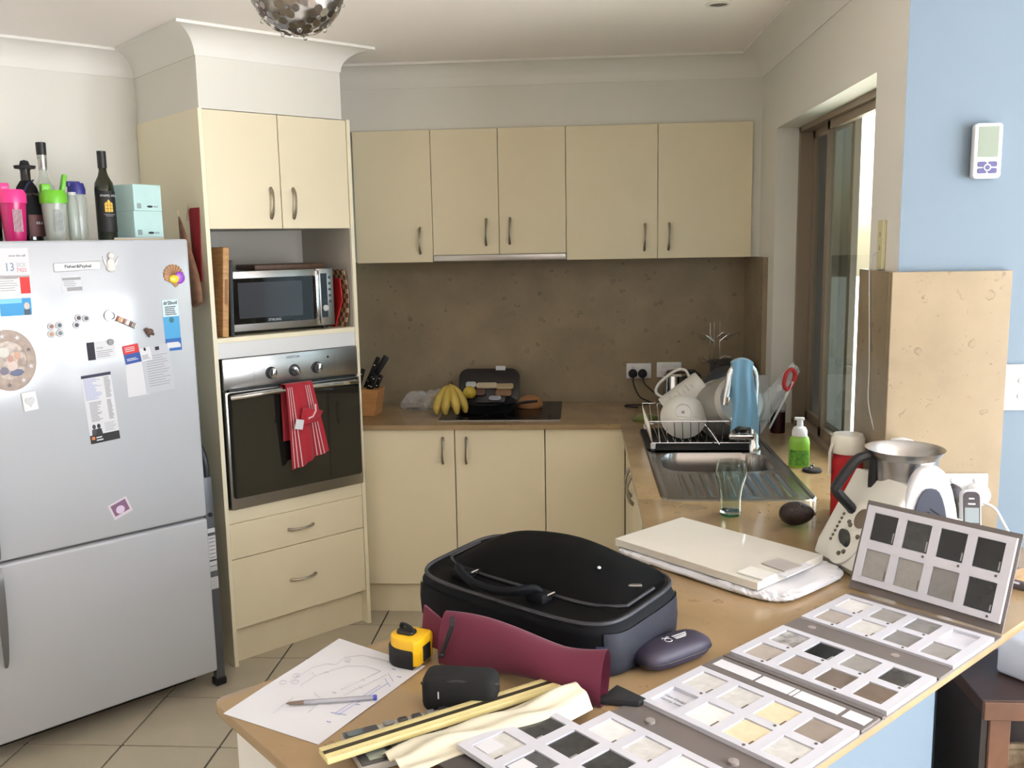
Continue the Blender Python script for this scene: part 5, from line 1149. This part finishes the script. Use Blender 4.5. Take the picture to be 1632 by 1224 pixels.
# ------------------------------------------------------------------ bag
bagm = M('black ballistic nylon', (11, 12, 16), 0.7, bump=(500, 0.25), spec=0.2)
bagp = M('black bag panel', (7, 7, 8), 0.6, bump=(300, 0.12), spec=0.1)
bc = Vector((-0.072, 1.772)); bag = thing('laptop_bag', 'bulging black zipped laptop bag lying on the peninsula', 'bag', (bc.x, bc.y, ZC), rad(-36.5))
BL, BWD = 0.50, 0.29
def supe(a, lx, ly, p=0.42):
    c_, s_ = math.cos(a), math.sin(a); return lx * math.copysign(abs(c_) ** p, c_), ly * math.copysign(abs(s_) ** p, s_)
lev = [(0.97, 0.0, 0), (1.0, 0.012, 0), (1.01, 0.05, 0), (1.0, 0.088, 0), (0.965, 0.102, 0), (0.93, 0.108, 0)]
def bagside(u, v):
    k = v * (len(lev) - 1); i = min(int(k), len(lev) - 2); t = k - i
    s = lev[i][0] * (1 - t) + lev[i + 1][0] * t; z = lev[i][1] * (1 - t) + lev[i + 1][1] * t
    x, y = supe(2 * math.pi * u, BL / 2 * s, BWD / 2 * s); return (x, y, z + 0.010 * (y / BWD) * v * 2 + 0.003 * math.sin(u * 40) * v * (1 - v) * 2)
MB().grid(bagside, 96, 15, wrap=True).build('side_wall', bagm, bag, sharp=60)
def bagtop(u, v):
    r = v; x, y = supe(2 * math.pi * u, BL / 2 * 0.93 * r, BWD / 2 * 0.93 * r, 0.42 + 0.5 * (1 - r))
    dome = 0.066 * (max(0, 1 - ((x + 0.0) / 0.215) ** 2)) ** 0.9 * max(0, 1 - ((y - 0.035) / 0.105) ** 2) ** 0.8 if abs(y - 0.035) < 0.105 else 0
    return (x, y, 0.108 + 0.020 * (y / BWD) + dome + 0.003 * math.sin(x * 30) * (1 - r))
MB().grid(bagtop, 96, 40, wrap=True).build('top_panel', bagp, bag, sharp=60)
zipm = M('zip tape', (44, 44, 50), 0.5)
zr = [(*supe(2 * math.pi * k / 96, BL / 2 * 0.965, BWD / 2 * 0.965),) for k in range(96)]
MB().tube([(x, y, 0.104 + 0.020 * y / BWD + 0.002) for x, y in zr], 0.0042, 6, closed=True).build('rim_piping', zipm, bag)
fz = []
for k in range(61):
    t = k / 60
    if t < 0.2: x, y = -0.222, 0.055 - 0.09 * t / 0.2
    elif t < 0.8: x, y = -0.222 + 0.444 * (t - 0.2) / 0.6, -0.073 + 0.038 * (2 * abs((t - .2) / .6 - .5)) ** 6
    else: x, y = 0.222, -0.035 + 0.09 * (t - 0.8) / 0.2
    fz.append((x, y, 0.1105 + 0.020 * y / BWD))
MB().tube(fz, 0.0034, 6).build('flap_zip', zipm, bag)
for k in (0.0,):
    z_ = MB().box(-0.004, 0.022, -0.005, 0.005, 0, 0.004, 0.001, 1, X=T(0.192, 0.02, 0.121) @ RZ(40)).build('zip_pull', steel, bag)
MB().ball((0.135, 0.0, 0.150), 0.0045, 0.0045, 0.0045, 10).build('stud', steel_b, bag)
# carry handle lying on the front of the top
hp_ = [(-0.13, -0.092, 0.105), (-0.132, -0.105, 0.122), (-0.105, -0.128, 0.125), (-0.06, -0.142, 0.118), (0.0, -0.142, 0.116), (0.04, -0.130, 0.122), (0.062, -0.108, 0.124), (0.064, -0.090, 0.105)]
MB().tube(sm(hp_), 0.0115, 10, flat=0.7).build('carry_handle', bagm, bag)
for x in (-0.131, 0.064): MB().box(x - 0.022, x + 0.022, -0.112, -0.078, 0.095, 0.118, 0.006, 2).build('handle_strap', bagm, bag)
for x in (-0.106, 0.088): MB().tube([(x, -0.085, 0.112), (x + 0.008, -0.08, 0.118), (x + 0.010, -0.09, 0.120), (x, -0.096, 0.114)], 0.0028, 6, closed=True).build('strap_ring', steel_b, bag)
def skin(u0, u1, v0, v1, k):
    def f(u, v):
        x, y, z = bagside(u0 + (u1 - u0) * u, v0 + (v1 - v0) * v); return (x * k, y * (1 + (k - 1) * 1.6), z)
    return f
MB().grid(skin(0.60, 0.88, 0.08, 0.58, 1.012), 40, 8).build('front_pocket', bagm, bag, sharp=60)
# end pocket and blue-grey patch at the near corner
MB().grid(skin(-0.105, 0.11, 0.06, 0.6, 1.012), 30, 8).build('end_pocket', M('blue-lit nylon', (22, 25, 38), 0.6, bump=(500, 0.25)), bag, sharp=60)  # bluish daylight on the bag end is put into this nylon colour
MB().grid(skin(0.872, 0.905, 0.1, 0.5, 1.024), 12, 8).build('corner_patch', M('navy patch', (40, 44, 68), 0.55, bump=(500, .2)), bag)
MB().grid(skin(0.098, 0.101, 0.25, 0.5, 1.018), 2, 4).build('brand_tab', lgrey, bag)
MB().tube([(0.20, -0.10, 0.010), (0.245, -0.07, 0.008), (0.262, -0.035, 0.010), (0.268, 0.0, 0.012)], 0.006, 6, flat=0.5).build('loose_strap', bagm, bag)
MB().tube([(-0.20, 0.02, 0.03), (-0.232, 0.02, 0.02), (-0.25, 0.0, 0.004), (-0.24, -0.06, 0.004)], 0.008, 6, flat=0.4).build('loose_strap', bagm, bag)

# ------------------------------------------------------------------ glasses case
gc = thing('glasses_case', 'dark purple zipped glasses case beside the bag', 'glasses case', (0.168, 1.618, ZC), rad(38))
gcm = M('dark purple case', (50, 44, 62), 0.5)
def gcf(u, v):
    a_ = 2 * math.pi * u; p = math.pi * (v - 0.5); x, y = supe(a_, 0.082 * math.cos(p) ** 0.45, 0.036 * math.cos(p) ** 0.45, 0.6)
    return (x, y, 0.022 + 0.022 * math.sin(p) * (1 if math.sin(p) > 0 else 0.95))
MB().grid(gcf, 48, 20, wrap=True).build('shell', gcm, gc, sharp=60)
MB().tube([(*supe(2 * math.pi * k / 48, 0.0825, 0.0365, 0.6), 0.020) for k in range(48)], 0.0014, 5, closed=True).build('seam', black_m, gc)
lp = MB().tube([(-0.012 + 0.007 * math.cos(k * math.pi / 6), -0.002 + 0.007 * math.sin(k * math.pi / 6), 0.0445) for k in range(12)], 0.0009, 4, closed=True).build('logo_ring', lgrey, gc)
MB().tube([(-0.020, 0.006, 0.0447), (-0.017, 0.010, 0.0447), (-0.012, 0.006, 0.0447), (-0.006, 0.010, 0.0447), (-0.003, 0.006, 0.0447)], 0.0009, 4).build('logo_crown', lgrey, gc)
m = MB()
for (y, l) in ((0.006, 0.034), (0.0, 0.03), (-0.005, 0.024)): m.box(0.004, 0.004 + l, y - 0.0014, y + 0.0012, 0.0436, 0.0447)
m.build('logo_text', lgrey, gc)['kind'] = 'stuff'
# maroon pouch
mp_ = thing('neoprene_pouch', 'maroon neoprene pouch leaning against the black bag', 'pouch', (-0.105, 1.530, ZC), rad(-24))
mar = M('maroon neoprene', (98, 20, 50), 0.75, bump=(400, 0.2), sheen=0.15)
def mpf(u, v):
    # sleeve: u around, v along
    x = -0.165 + 0.33 * v; a_ = 2 * math.pi * u
    h = 0.041 + 0.010 * math.cos((v - 0.1) * 5) + (0.010 if v > 0.75 else 0) * (v - 0.75) * 4
    th = 0.020 + 0.006 * math.sin(v * 3.1)
    y = th * math.cos(a_) + 0.010 * math.sin(a_); z = 0.048 + h * math.sin(a_) - 0.004 * math.cos(v * 6)
    return (x, y + 0.012 * math.sin(v * 4 + 1) - 0.35 * (0.048 - z) * 0, max(z, 0.0015))
MB().grid(mpf, 32, 36, wrap=True).build('sleeve', mar, mp_, sharp=70)
MB().tube([(-0.165 + 0.33 * 0.08, 0.0, 0.092), (-0.13, -0.016, 0.085), (-0.138, -0.024, 0.055), (-0.150, -0.022, 0.03)], 0.0045, 6).build('drawcord', black_m, mp_)
MB().ball((-0.150, -0.023, 0.028), 0.006, seg=10).build('cord_end', black_m, mp_)
MB().grid(lambda u, v: (-0.165 - 0.05 * v, 0.012 - 0.014 * u + 0.01 * v, 0.075 - 0.05 * u + 0.020 * v * (1 - u)), 8, 8, thick=0.006).build('end_flap', mar, mp_, sharp=60)
MB().prism([(-0.01, -0.03), (0.055, -0.012), (0.062, 0.006), (0.0, 0.03)], 0.0, 0.014, 0.005, 2, X=T(0.165, 0.01, 0)).build('lining_flap', black_soft, mp_)
bpz = thing('camera_pouch', 'small black padded pouch in front of the maroon one', 'pouch', (-0.198, 1.432, ZC), rad(-4))
MB().box(-0.063, 0.063, -0.03, 0.03, 0.0, 0.066, 0.018, 4).build('pouch', M('black padded cloth', (9, 9, 10), 0.85, bump=(300, 0.2)), bpz)
MB().box(-0.033, -0.031, -0.0312, -0.029, 0.030, 0.042).build('tag', lgrey, bpz)
MB().tube([(-0.062, 0.0, 0.036), (-0.062, -0.022, 0.052), (0.0, -0.026, 0.060), (0.062, -0.018, 0.054), (0.063, 0.0, 0.046)], 0.002, 5).build('zip', zipm, bpz)

# ------------------------------------------------------------------ tape measure
tpm = thing('tape_measure', 'yellow and black tape measure standing on the worktop', 'tape measure', (-0.316, 1.600, ZC), rad(-20)); tpm.scale = (1.0, 1.0, 0.78)
tpo = [(0.034 * math.cos(rad(a_)), 0.032 * math.sin(rad(a_))) for a_ in range(90, 271, 15)] + [(0.028, -0.032), (0.036, -0.026), (0.036, 0.026), (0.028, 0.032)]
MB().prism(tpo, 0.008, 0.072, 0.006, 2).build('case', M('tape yellow', (238, 186, 30), 0.4), tpm)
MB().prism([(x * 1.04 - 0.003, y * 1.05) for x, y in tpo if x < 0.03] , 0.0, 0.050, 0.006, 2).build('rubber_grip', black_soft, tpm)
MB().box(0.0355, 0.038, -0.012, 0.014, 0.014, 0.052, 0.001, 1).build('mouth', black_m, tpm)
MB().prism(rrect(0.036, 0.024, 0.008), 0.070, 0.080, 0.003, 2, X=T(-0.004, 0.0, 0)).build('lock_button', black_m, tpm)
MB().tube(sm([(-0.018, 0.006, 0.076), (-0.014, 0.004, 0.090), (0.006, -0.002, 0.088), (0.012, -0.004, 0.078)]), 0.005, 6, flat=0.6).build('wrist_loop', black_soft, tpm)
MB().lathe([(0.003, 0), (0.0025, 0.002), (0, 0.002)], 10, X=T(0.026, -0.026, 0.066) @ RX(90)).build('screw', steel, tpm)

# ------------------------------------------------------------------ plan, pen
pp = thing('plan_sheet', 'sheet of paper with a hand-drawn kitchen plan', 'paper', (-0.438, 1.495, ZC), 0)
c4 = [Vector((-0.592, 1.397)), Vector((-0.406, 1.308)), Vector((-0.283, 1.579)), Vector((-0.472, 1.693))]
cc = Vector((-0.438, 1.495))
def ppf(u, v):
    p = (c4[0] * (1 - u) + c4[1] * u) * (1 - v) + (c4[3] * (1 - u) + c4[2] * u) * v - cc
    return (p.x, p.y, 0.0012 + 0.004 * max(0, abs(u - 0.5) - 0.3) * math.sin(v * 5 + u * 3) ** 2)
MB().grid(ppf, 14, 18, thick=0.0004).build('sheet', paper_w, pp, sharp=60)
pen_line = M('pencil line', (176, 176, 182), 0.8); pen_blue = M('blue pen line', (136, 144, 190), 0.8)
def on(u, v, dz=0.0014): x, y, z = ppf(u, v); return (x, y, z + dz)
def stroke(pl, mat, r=0.0005): return MB().tube([on(*p) for p in pl], r, 4).build('drawn_line', mat, pp)
for pl in (((0.15, 0.42), (0.15, 0.62), (0.22, 0.70), (0.30, 0.72), (0.28, 0.82), (0.40, 0.90), (0.60, 0.92), (0.80, 0.92)), ((0.27, 0.42), (0.27, 0.55), (0.20, 0.58)), ((0.27, 0.55), (0.34, 0.66), (0.40, 0.74), (0.55, 0.80), (0.72, 0.80)), ((0.62, 0.50), (0.72, 0.80)), ((0.70, 0.46), (0.80, 0.78)), ((0.45, 0.40), (0.60, 0.36), (0.62, 0.22)), ((0.35, 0.30), (0.38, 0.12))): stroke(pl, pen_line)
for pl in (((0.82, 0.28), (0.86, 0.66)), ((0.86, 0.28), (0.90, 0.70)), ((0.78, 0.28), (0.92, 0.30)), ((0.80, 0.80), (0.92, 0.74)), ((0.83, 0.74), (0.95, 0.68))): stroke(pl, pen_blue)
for (u, v) in ((0.12, 0.50), (0.10, 0.40), (0.19, 0.44), (0.34, 0.80)): stroke([(u + 0.03 * math.cos(k * math.pi / 6), v + 0.022 * math.sin(k * math.pi / 6)) for k in range(13)], pen_line)
rn = random.Random(12)
for (u, v) in ((0.34, 0.79), (0.30, 0.62), (0.58, 0.46), (0.78, 0.86), (0.9, 0.8), (0.84, 0.2), (0.66, 0.66), (0.47, 0.3), (0.72, 0.58), (0.88, 0.42), (0.12, 0.5)):
    stroke([(u + 0.008 * k, v + 0.012 * (rn.random() - 0.5)) for k in range(6)], pen_line if u < 0.75 else pen_blue, 0.0006)
pe = thing('ballpoint_pen', 'clear ballpoint pen with a blue end on the plan', 'pen', (-0.42, 1.4375, ZC + 0.0065), rad(10.3))
MB().tube([(-0.045, 0, 0), (0.0, 0, 0), (0.072, 0, 0)], 0.0040, 6).build('barrel', M('clear barrel', (220, 220, 228), 0.1, trans=0.6, ior=1.2), pe)
MB().tube([(-0.075, 0, 0), (-0.068, 0, 0), (-0.045, 0, 0)], [0.0008, 0.003, 0.004], 8).build('tip', M('pen brown grip', (112, 96, 84), 0.4), pe)
MB().tube([(-0.07, 0, 0), (-0.03, 0, 0)], 0.0014, 5).build('ink_tube', M('dark ink', (50, 44, 44), 0.4), pe)
MB().lathe([(0.0045, 0), (0.0045, 0.006), (0, 0.007)], 10, X=T(0.070, 0, 0) @ RY(90)).build('end_plug', M('pen blue', (70, 80, 180), 0.4), pe)

# ------------------------------------------------------------------ calculator, ruler, cloth
ca_ = thing('calculator', 'grey desk calculator half covered by the scale ruler', 'calculator', (-0.268, 1.322, ZC), rad(30.6))
MB().box(-0.092, 0.095, -0.055, 0.055, 0.0, 0.012, 0.004, 2).build('case', M('calculator grey', (176, 172, 164), 0.5), ca_)
MB().box(-0.090, -0.034, -0.052, 0.052, 0.012, 0.0145, 0.001, 1).build('display_panel', M('calculator dark', (62, 62, 66), 0.3), ca_)
MB().box(-0.076, -0.046, -0.045, 0.028, 0.0145, 0.0152).build('display', M('calculator lcd', (142, 150, 142), 0.2), ca_)
MB().box(-0.084, -0.060, 0.034, 0.049, 0.0145, 0.0152).build('solar_cell', M('solar blue', (88, 100, 104), 0.2), ca_)
for r in range(5):
    for c in range(5):
        k_ = MB().box(-0.008, 0.008, -0.006, 0.006, 0.0, 0.006, 0.002, 1).build('key', M('key dark', (58, 54, 54), 0.4) if (r + c) % 3 else M('key grey', (120, 118, 116), 0.4), ca_)
        k_.location = (-0.016 + r * 0.0235, 0.044 - c * 0.022, 0.012)
ru = thing('scale_ruler', 'long cream scale ruler with a black groove', 'ruler', (-0.215, 1.352, ZC + 0.020), rad(35.5))
MB().box(-0.20, 0.235, -0.019, 0.019, 0.0, 0.010, 0.002, 2).build('rule', M('ruler cream', (222, 208, 150), 0.4, noise=(30, .05)), ru)
MB().box(-0.199, 0.234, -0.0045, 0.0045, 0.0095, 0.0104).build('groove', M('ruler groove', (52, 44, 24), 0.5), ru)
m = MB()
for k in range(110):
    for s in (-1, 1): m.box(-0.19 + k * 0.0038, -0.1896 + k * 0.0038, *( (0.0125, 0.0178) if s > 0 else (-0.0178, -0.0125)), 0.0095, 0.0103, X=None)
m.build('graduations', M('ruler marks', (170, 156, 104), 0.6), ru)['kind'] = 'stuff'
tt = thing('tissue_cloth', 'cream crumpled cloth beside the nearest sample tray', 'cloth', (-0.115, 1.352, ZC + .012), rad(38))
def ttf(u, v): return (-0.20 + 0.34 * u, -0.045 + 0.085 * v + 0.008 * math.sin(u * 7), 0.006 + 0.020 * math.sin(math.pi * v) * (0.5 + 0.8 * u) + 0.004 * math.sin(u * 19 + v * 7) * math.sin(math.pi * v) + 0.003 * math.sin(v * 17 + u * 5))
MB().grid(ttf, 40, 20, thick=0.002).build('cloth', M('cream tissue', (204, 198, 176), 0.85), tt, sharp=60)

# ------------------------------------------------------------------ sample folder
cover = M('taupe cover board', (108, 101, 98), 0.6, bump=(300, 0.1)); trayw = M('white tray', (202, 202, 210), 0.35)
O_ = Vector((0.093, 1.458)); AF = -45.2
sf = thing('sample_folder', 'long fold-out stone sample folder with an upright end leaf', 'sample folder', (O_.x, O_.y, ZC), rad(AF))
# local x along each leaf towards the bar edge, local y up the row of leaves
SW = {'lt': (206, 204, 200), 'wh': (228, 226, 224), 'gr': (150, 146, 142), 'mg': (128, 126, 124), 'ta': (150, 138, 128), 'br': (112, 98, 88), 'dk': (60, 60, 60), 'bk': (30, 30, 32), 'sp': (170, 168, 166), 'cr': (222, 208, 176), 'dg': (84, 84, 86), 'bs': (176, 166, 158)}
def swm(k):
    big = {'sp': 0.55, 'dk': 0.25, 'lt': 0.1, 'dg': 0.2}.get(k, 0.06)
    return M('swatch ' + k, SW[k], 0.16, noise=(70 if k != 'sp' else 45, big))
def leaf(parent, X, cols, w=0.303, h=0.172, th=0.0078, dots=True, seed=0, through=False):
    """moulded tray with a 4 x 2 grid of open pockets; swatches sit below the rim"""
    xs = [0.0]; mx, gx_ = 0.018, 0.019; pw = (w - 2 * mx - 3 * gx_) / 4
    my, gy_ = 0.014, 0.020; ph_ = (h - 2 * my - gy_) / 2
    m = MB()
    m.box(0, w, 0, my, 0, th, X=X).box(0, w, h - my, h, 0, th, X=X).box(0, w, my + ph_, my + ph_ + gy_, 0, th, X=X)
    for r in range(2):
        y0 = my + r * (ph_ + gy_)
        m.box(0, mx, y0, y0 + ph_, 0, th, X=X).box(w - mx, w, y0, y0 + ph_, 0, th, X=X)
        for c in range(3): x0 = mx + (c + 1) * pw + c * gx_; m.box(x0, x0 + gx_, y0, y0 + ph_, 0, th, X=X)
    if not through: m.box(0.002, w - .002, 0.002, h - .002, 0, 0.002, X=X)
    tr = m.build('tray', trayw, parent)
    rn = random.Random(seed)
    for r in range(2):
        for c in range(4):
            k = cols[(1 - r) * 4 + c]
            if not k: continue
            x0 = mx + c * (pw + gx_); y0 = my + r * (ph_ + gy_)
            MB().box(x0 + .001, x0 + pw - .001, y0 + .001, y0 + ph_ - .001, 0.002, 0.0055, X=X).build('swatch', swm(k), tr)
            m = MB(); L = rn.uniform(0.012, 0.022); m.box(x0 + pw - 0.004 - .002, x0 + pw - 0.003, y0 + 0.004, y0 + 0.004 + L, 0.0055, 0.0057, X=X)
            m.build('swatch_name', M('name pale', (150, 150, 150), .7) if k in ('bk', 'dk') else M('name dark', (110, 100, 92), .7), tr)
            if dots and rn.random() < 0.6: MB().lathe([(0.0028, th), (0.0024, th + 0.0012), (0, th + 0.0012)], 10, X=X @ T(x0 + pw - 0.006, y0 - 0.007, 0)).build('sticker_dot', M('dot brown', (84, 76, 72), .6), tr)
    return tr
MB().box(-0.006, 0.304, -0.25, 0.247, 0.0, 0.003).build('cover_board', cover, sf)
MB().box(-0.006, 0.304, 0.249, 0.70, 0.0, 0.003).build('cover_board', cover, sf)
leaf(sf, T(0, 0.0, 0.003), ['lt', 'lt', 'cr', 'ta', None, 'wh', 'cr', 'lt'], seed=2)
leaf(sf, T(0, 0.258, 0.003), ['sp', 'bk', 'gr', 'dk', 'bs', 'ta', 'br', 'br'], seed=3)
leaf(sf, T(0, 0.494, 0.003), ['wh', 'gr', 'mg', None, 'bs', 'lt', 'mg', 'gr'], seed=4)
# spine with white inserts
sp_ = MB().box(-0.004, 0.304, 0.178, 0.236, 0.003, 0.008, 0.001, 1).build('spine', cover, sf)
for (x0, x1) in ((0.008, 0.092), (0.098, 0.160), (0.172, 0.252), (0.260, 0.298)): MB().box(x0, x1, 0.194, 0.222, 0.008, 0.0092).build('insert_card', paper_w, sp_)
MB().box(0.163, 0.169, 0.194, 0.222, 0.008, 0.0092).build('insert_card', paper_w, sp_)
for (y0, y1) in ((0.242, 0.252), (0.438, 0.492)):
    MB().box(-0.004, 0.304, y0, y1, 0.003, 0.0065).build('hinge_strip', cover, sf)
for (x, y) in ((0.04, 0.468), (0.21, 0.468), (0.22, -0.035), (0.06, -0.035)): MB().lathe([(0.008, 0.003), (0.008, 0.0075), (0, 0.0085)], 16, X=T(x, y, 0)).build('thumb_notch', M('notch taupe', (150, 142, 138), 0.4), sf)
# upright leaf: base line, leaning back
UX = T(-0.020, 0.722, 0.004) @ RZ(-2.4) @ RX(70)
MB().box(-0.006, 0.320, 0.0, 0.196, -0.004, 0.0, X=UX).build('upright_board', cover, sf)
leaf(sf, UX @ T(0.002, 0.018, 0.0), ['bk', 'dk', 'bk', 'bk', 'gr', 'gr', 'mg', 'bk'], w=0.312, h=0.168, seed=5)
# support behind the upright leaf
MB().box(0.02, 0.29, 0.10, 0.104, -0.11, -0.004, X=UX @ T(0, 0, 0)).build('support_flap', cover, sf)
text('New Design', 0.009, ink_m, sf, T(0.042, 0.050, 0.0057) @ RZ(0)); text('Coming Soon', 0.0075, ink_m, sf, T(0.042, 0.038, 0.0057))
leaf(sf, T(0.0, -0.238, 0.003), ['wh', 'lt', 'wh', 'wh', 'lt', 'wh', 'wh', 'lt'], seed=7, dots=False)
# nearest folder, an open-pocket tray resting on the last leaf
sf2 = thing('sample_folder', 'nearest sample tray with see-through pockets over dark board', 'sample folder', (-0.184, 1.268, ZC + 0.0165), rad(AF))
MB().box(-0.012, 0.315, -0.04, 0.17, -0.001, 0.002).build('cover_board', M('dark taupe board', (74, 70, 68), 0.6), sf2)
leaf(sf2, T(0, 0, 0.006), ['dk', 'dk', 'dk', 'gr', 'lt', 'dg', 'wh', 'dk'], seed=8, dots=False, through=True)
for k in range(4): MB().box(0.02 + 0.073 * k, 0.05 + 0.073 * k, 0.018, 0.05, 0.012, 0.0125).build('pocket_card', paper_w, sf2)

# ------------------------------------------------------------------ beyond the peninsula
tb_ = thing('side_table', 'low brown timber table beside the peninsula, mostly hidden', 'table', (0.93, 2.07, 0))
shaded_wal = wood_mat('walnut', (60, 38, 30), (44, 27, 21), (3, 20, 3), 0.3); shaded_oak = wood_mat('shaded oak edge', (104, 68, 46), (84, 54, 36), (3, 20, 3), 0.5)  # timber darkened so the shade on the table sits in its colour
MB().box(0.0, 0.65, 0.012, 0.29, 0.515, 0.55, 0.002, 1).build('top', shaded_wal, tb_)
MB().box(0.004, 0.018, 0.02, 0.28, 0.06, 0.512).build('shade_board', wood_mat('table side shade', (34, 26, 22), (24, 18, 16), (3, 3, 20)), tb_)  # added dark sheet standing in for shade at the left end
MB().box(0.0, 0.65, 0.0, 0.012, 0.505, 0.55, 0.002, 1).build('front_edge', shaded_oak, tb_)
for (x, y) in ((0.02, 0.015), (0.58, 0.015), (0.02, 0.235), (0.58, 0.235)): MB().box(x, x + 0.05, y, y + 0.05, 0.0, 0.515, 0.003, 1).build('leg', shaded_oak, tb_)
MB().box(0.03, 0.62, 0.25, 0.27, 0.08, 0.505).build('back_board', wood_mat('dark walnut', (40, 28, 24), (28, 20, 18), (3, 3, 20)), tb_)
bx_ = thing('white_box', 'white rounded box on the timber table', 'box', (1.105, 2.215, 0.55), rad(35))
MB().box(-0.06, 0.06, -0.06, 0.06, 0.0, 0.10, 0.010, 3).build('box', M('box white blue', (216, 222, 236), 0.4), bx_)
MB().box(-0.052, 0.052, -0.061, -0.0595, 0.012, 0.088, 0.0, X=None).build('front_panel', white_p, bx_)
bk_ = thing('wicker_basket', 'wicker basket under the timber table', 'basket', (1.105, 2.155, 0.0))
wk = M('wicker', (150, 128, 100), 0.8, noise=(50, 0.3), bump=(90, 0.8))
MB().lathe([(0, 0.0), (0.09, 0.0), (0.115, 0.33), (0.108, 0.33), (0.085, 0.01), (0, 0.01)], 28).build('basket', wk, bk_)
MB().tube([(0.112 * math.cos(k * math.pi / 14), 0.112 * math.sin(k * math.pi / 14), 0.332) for k in range(28)], 0.010, 6, closed=True).build('rim', wk, bk_)

# ------------------------------------------------------------------ ceiling lights
dl = thing('downlight', 'small recessed ceiling downlight near the window', 'downlight', (0.47, 3.252, CEIL))
MB().lathe([(0.042, 0.0), (0.042, -0.003), (0.032, -0.006), (0.030, 0.0)], 30).build('trim_ring', trim_paint, dl)
MB().lathe([(0.031, -0.002), (0.02, -0.0005), (0, -0.0005)], 26).build('lamp', M('dark lamp', (96, 90, 82), 0.4), dl)
pd = thing('pendant_light', 'silver flower-petal globe ceiling light', 'ceiling light', (-0.668, 2.30, CEIL))
cz = -0.150; PR = 0.113
MB().lathe([(0.05, 0.0), (0.05, -0.018), (0, -0.02)], 28).build('ceiling_rose', steel_b, pd)
MB().tube([(0, 0, -0.018), (0, 0, cz + 0.09)], 0.006, 8).build('stem', steel_b, pd)
MB().ball((0, 0, cz), PR - 0.012, seg=28).build('inner_globe', M('smoky globe', (196, 192, 186), 0.25, 0.2), pd)
petal = M('mirror petal', (150, 144, 138), 0.2, 1.0); pe_me = ce_me = None
npt = 46
for i in range(npt):
    zf = 1 - 2 * (i + 0.5) / npt; rr_ = math.sqrt(1 - zf * zf); a_ = i * 2.399963
    nrm_ = Vector((rr_ * math.cos(a_), rr_ * math.sin(a_), zf))
    q = nrm_.to_track_quat('Z', 'Y').to_matrix().to_4x4()
    if pe_me is None:
        m = MB()
        for k in range(6):
            b2 = k * math.pi / 3; L_ = [(0.0180 + 0.0125 * math.cos(t * math.pi / 5), 0.0105 * math.sin(t * math.pi / 5)) for t in range(10)]
            m.prism(L_, 0.0, 0.0008, X=RZ(60 * k) @ RY(12 if k % 2 else 8))
        o = m.build('flower', petal, pd); pe_me = o.data
        c = MB().ball((0, 0, 0.003), 0.0055, seg=10).build('bead', glass_m, o); ce_me = c.data
    else:
        o = bpy.data.objects.new('flower', pe_me); sc.collection.objects.link(o); o.parent = pd
        c = bpy.data.objects.new('bead', ce_me); sc.collection.objects.link(c); c.parent = o
    o.matrix_local = T(nrm_.x * PR, nrm_.y * PR, cz + nrm_.z * PR) @ q @ RZ(random.uniform(0, 60))
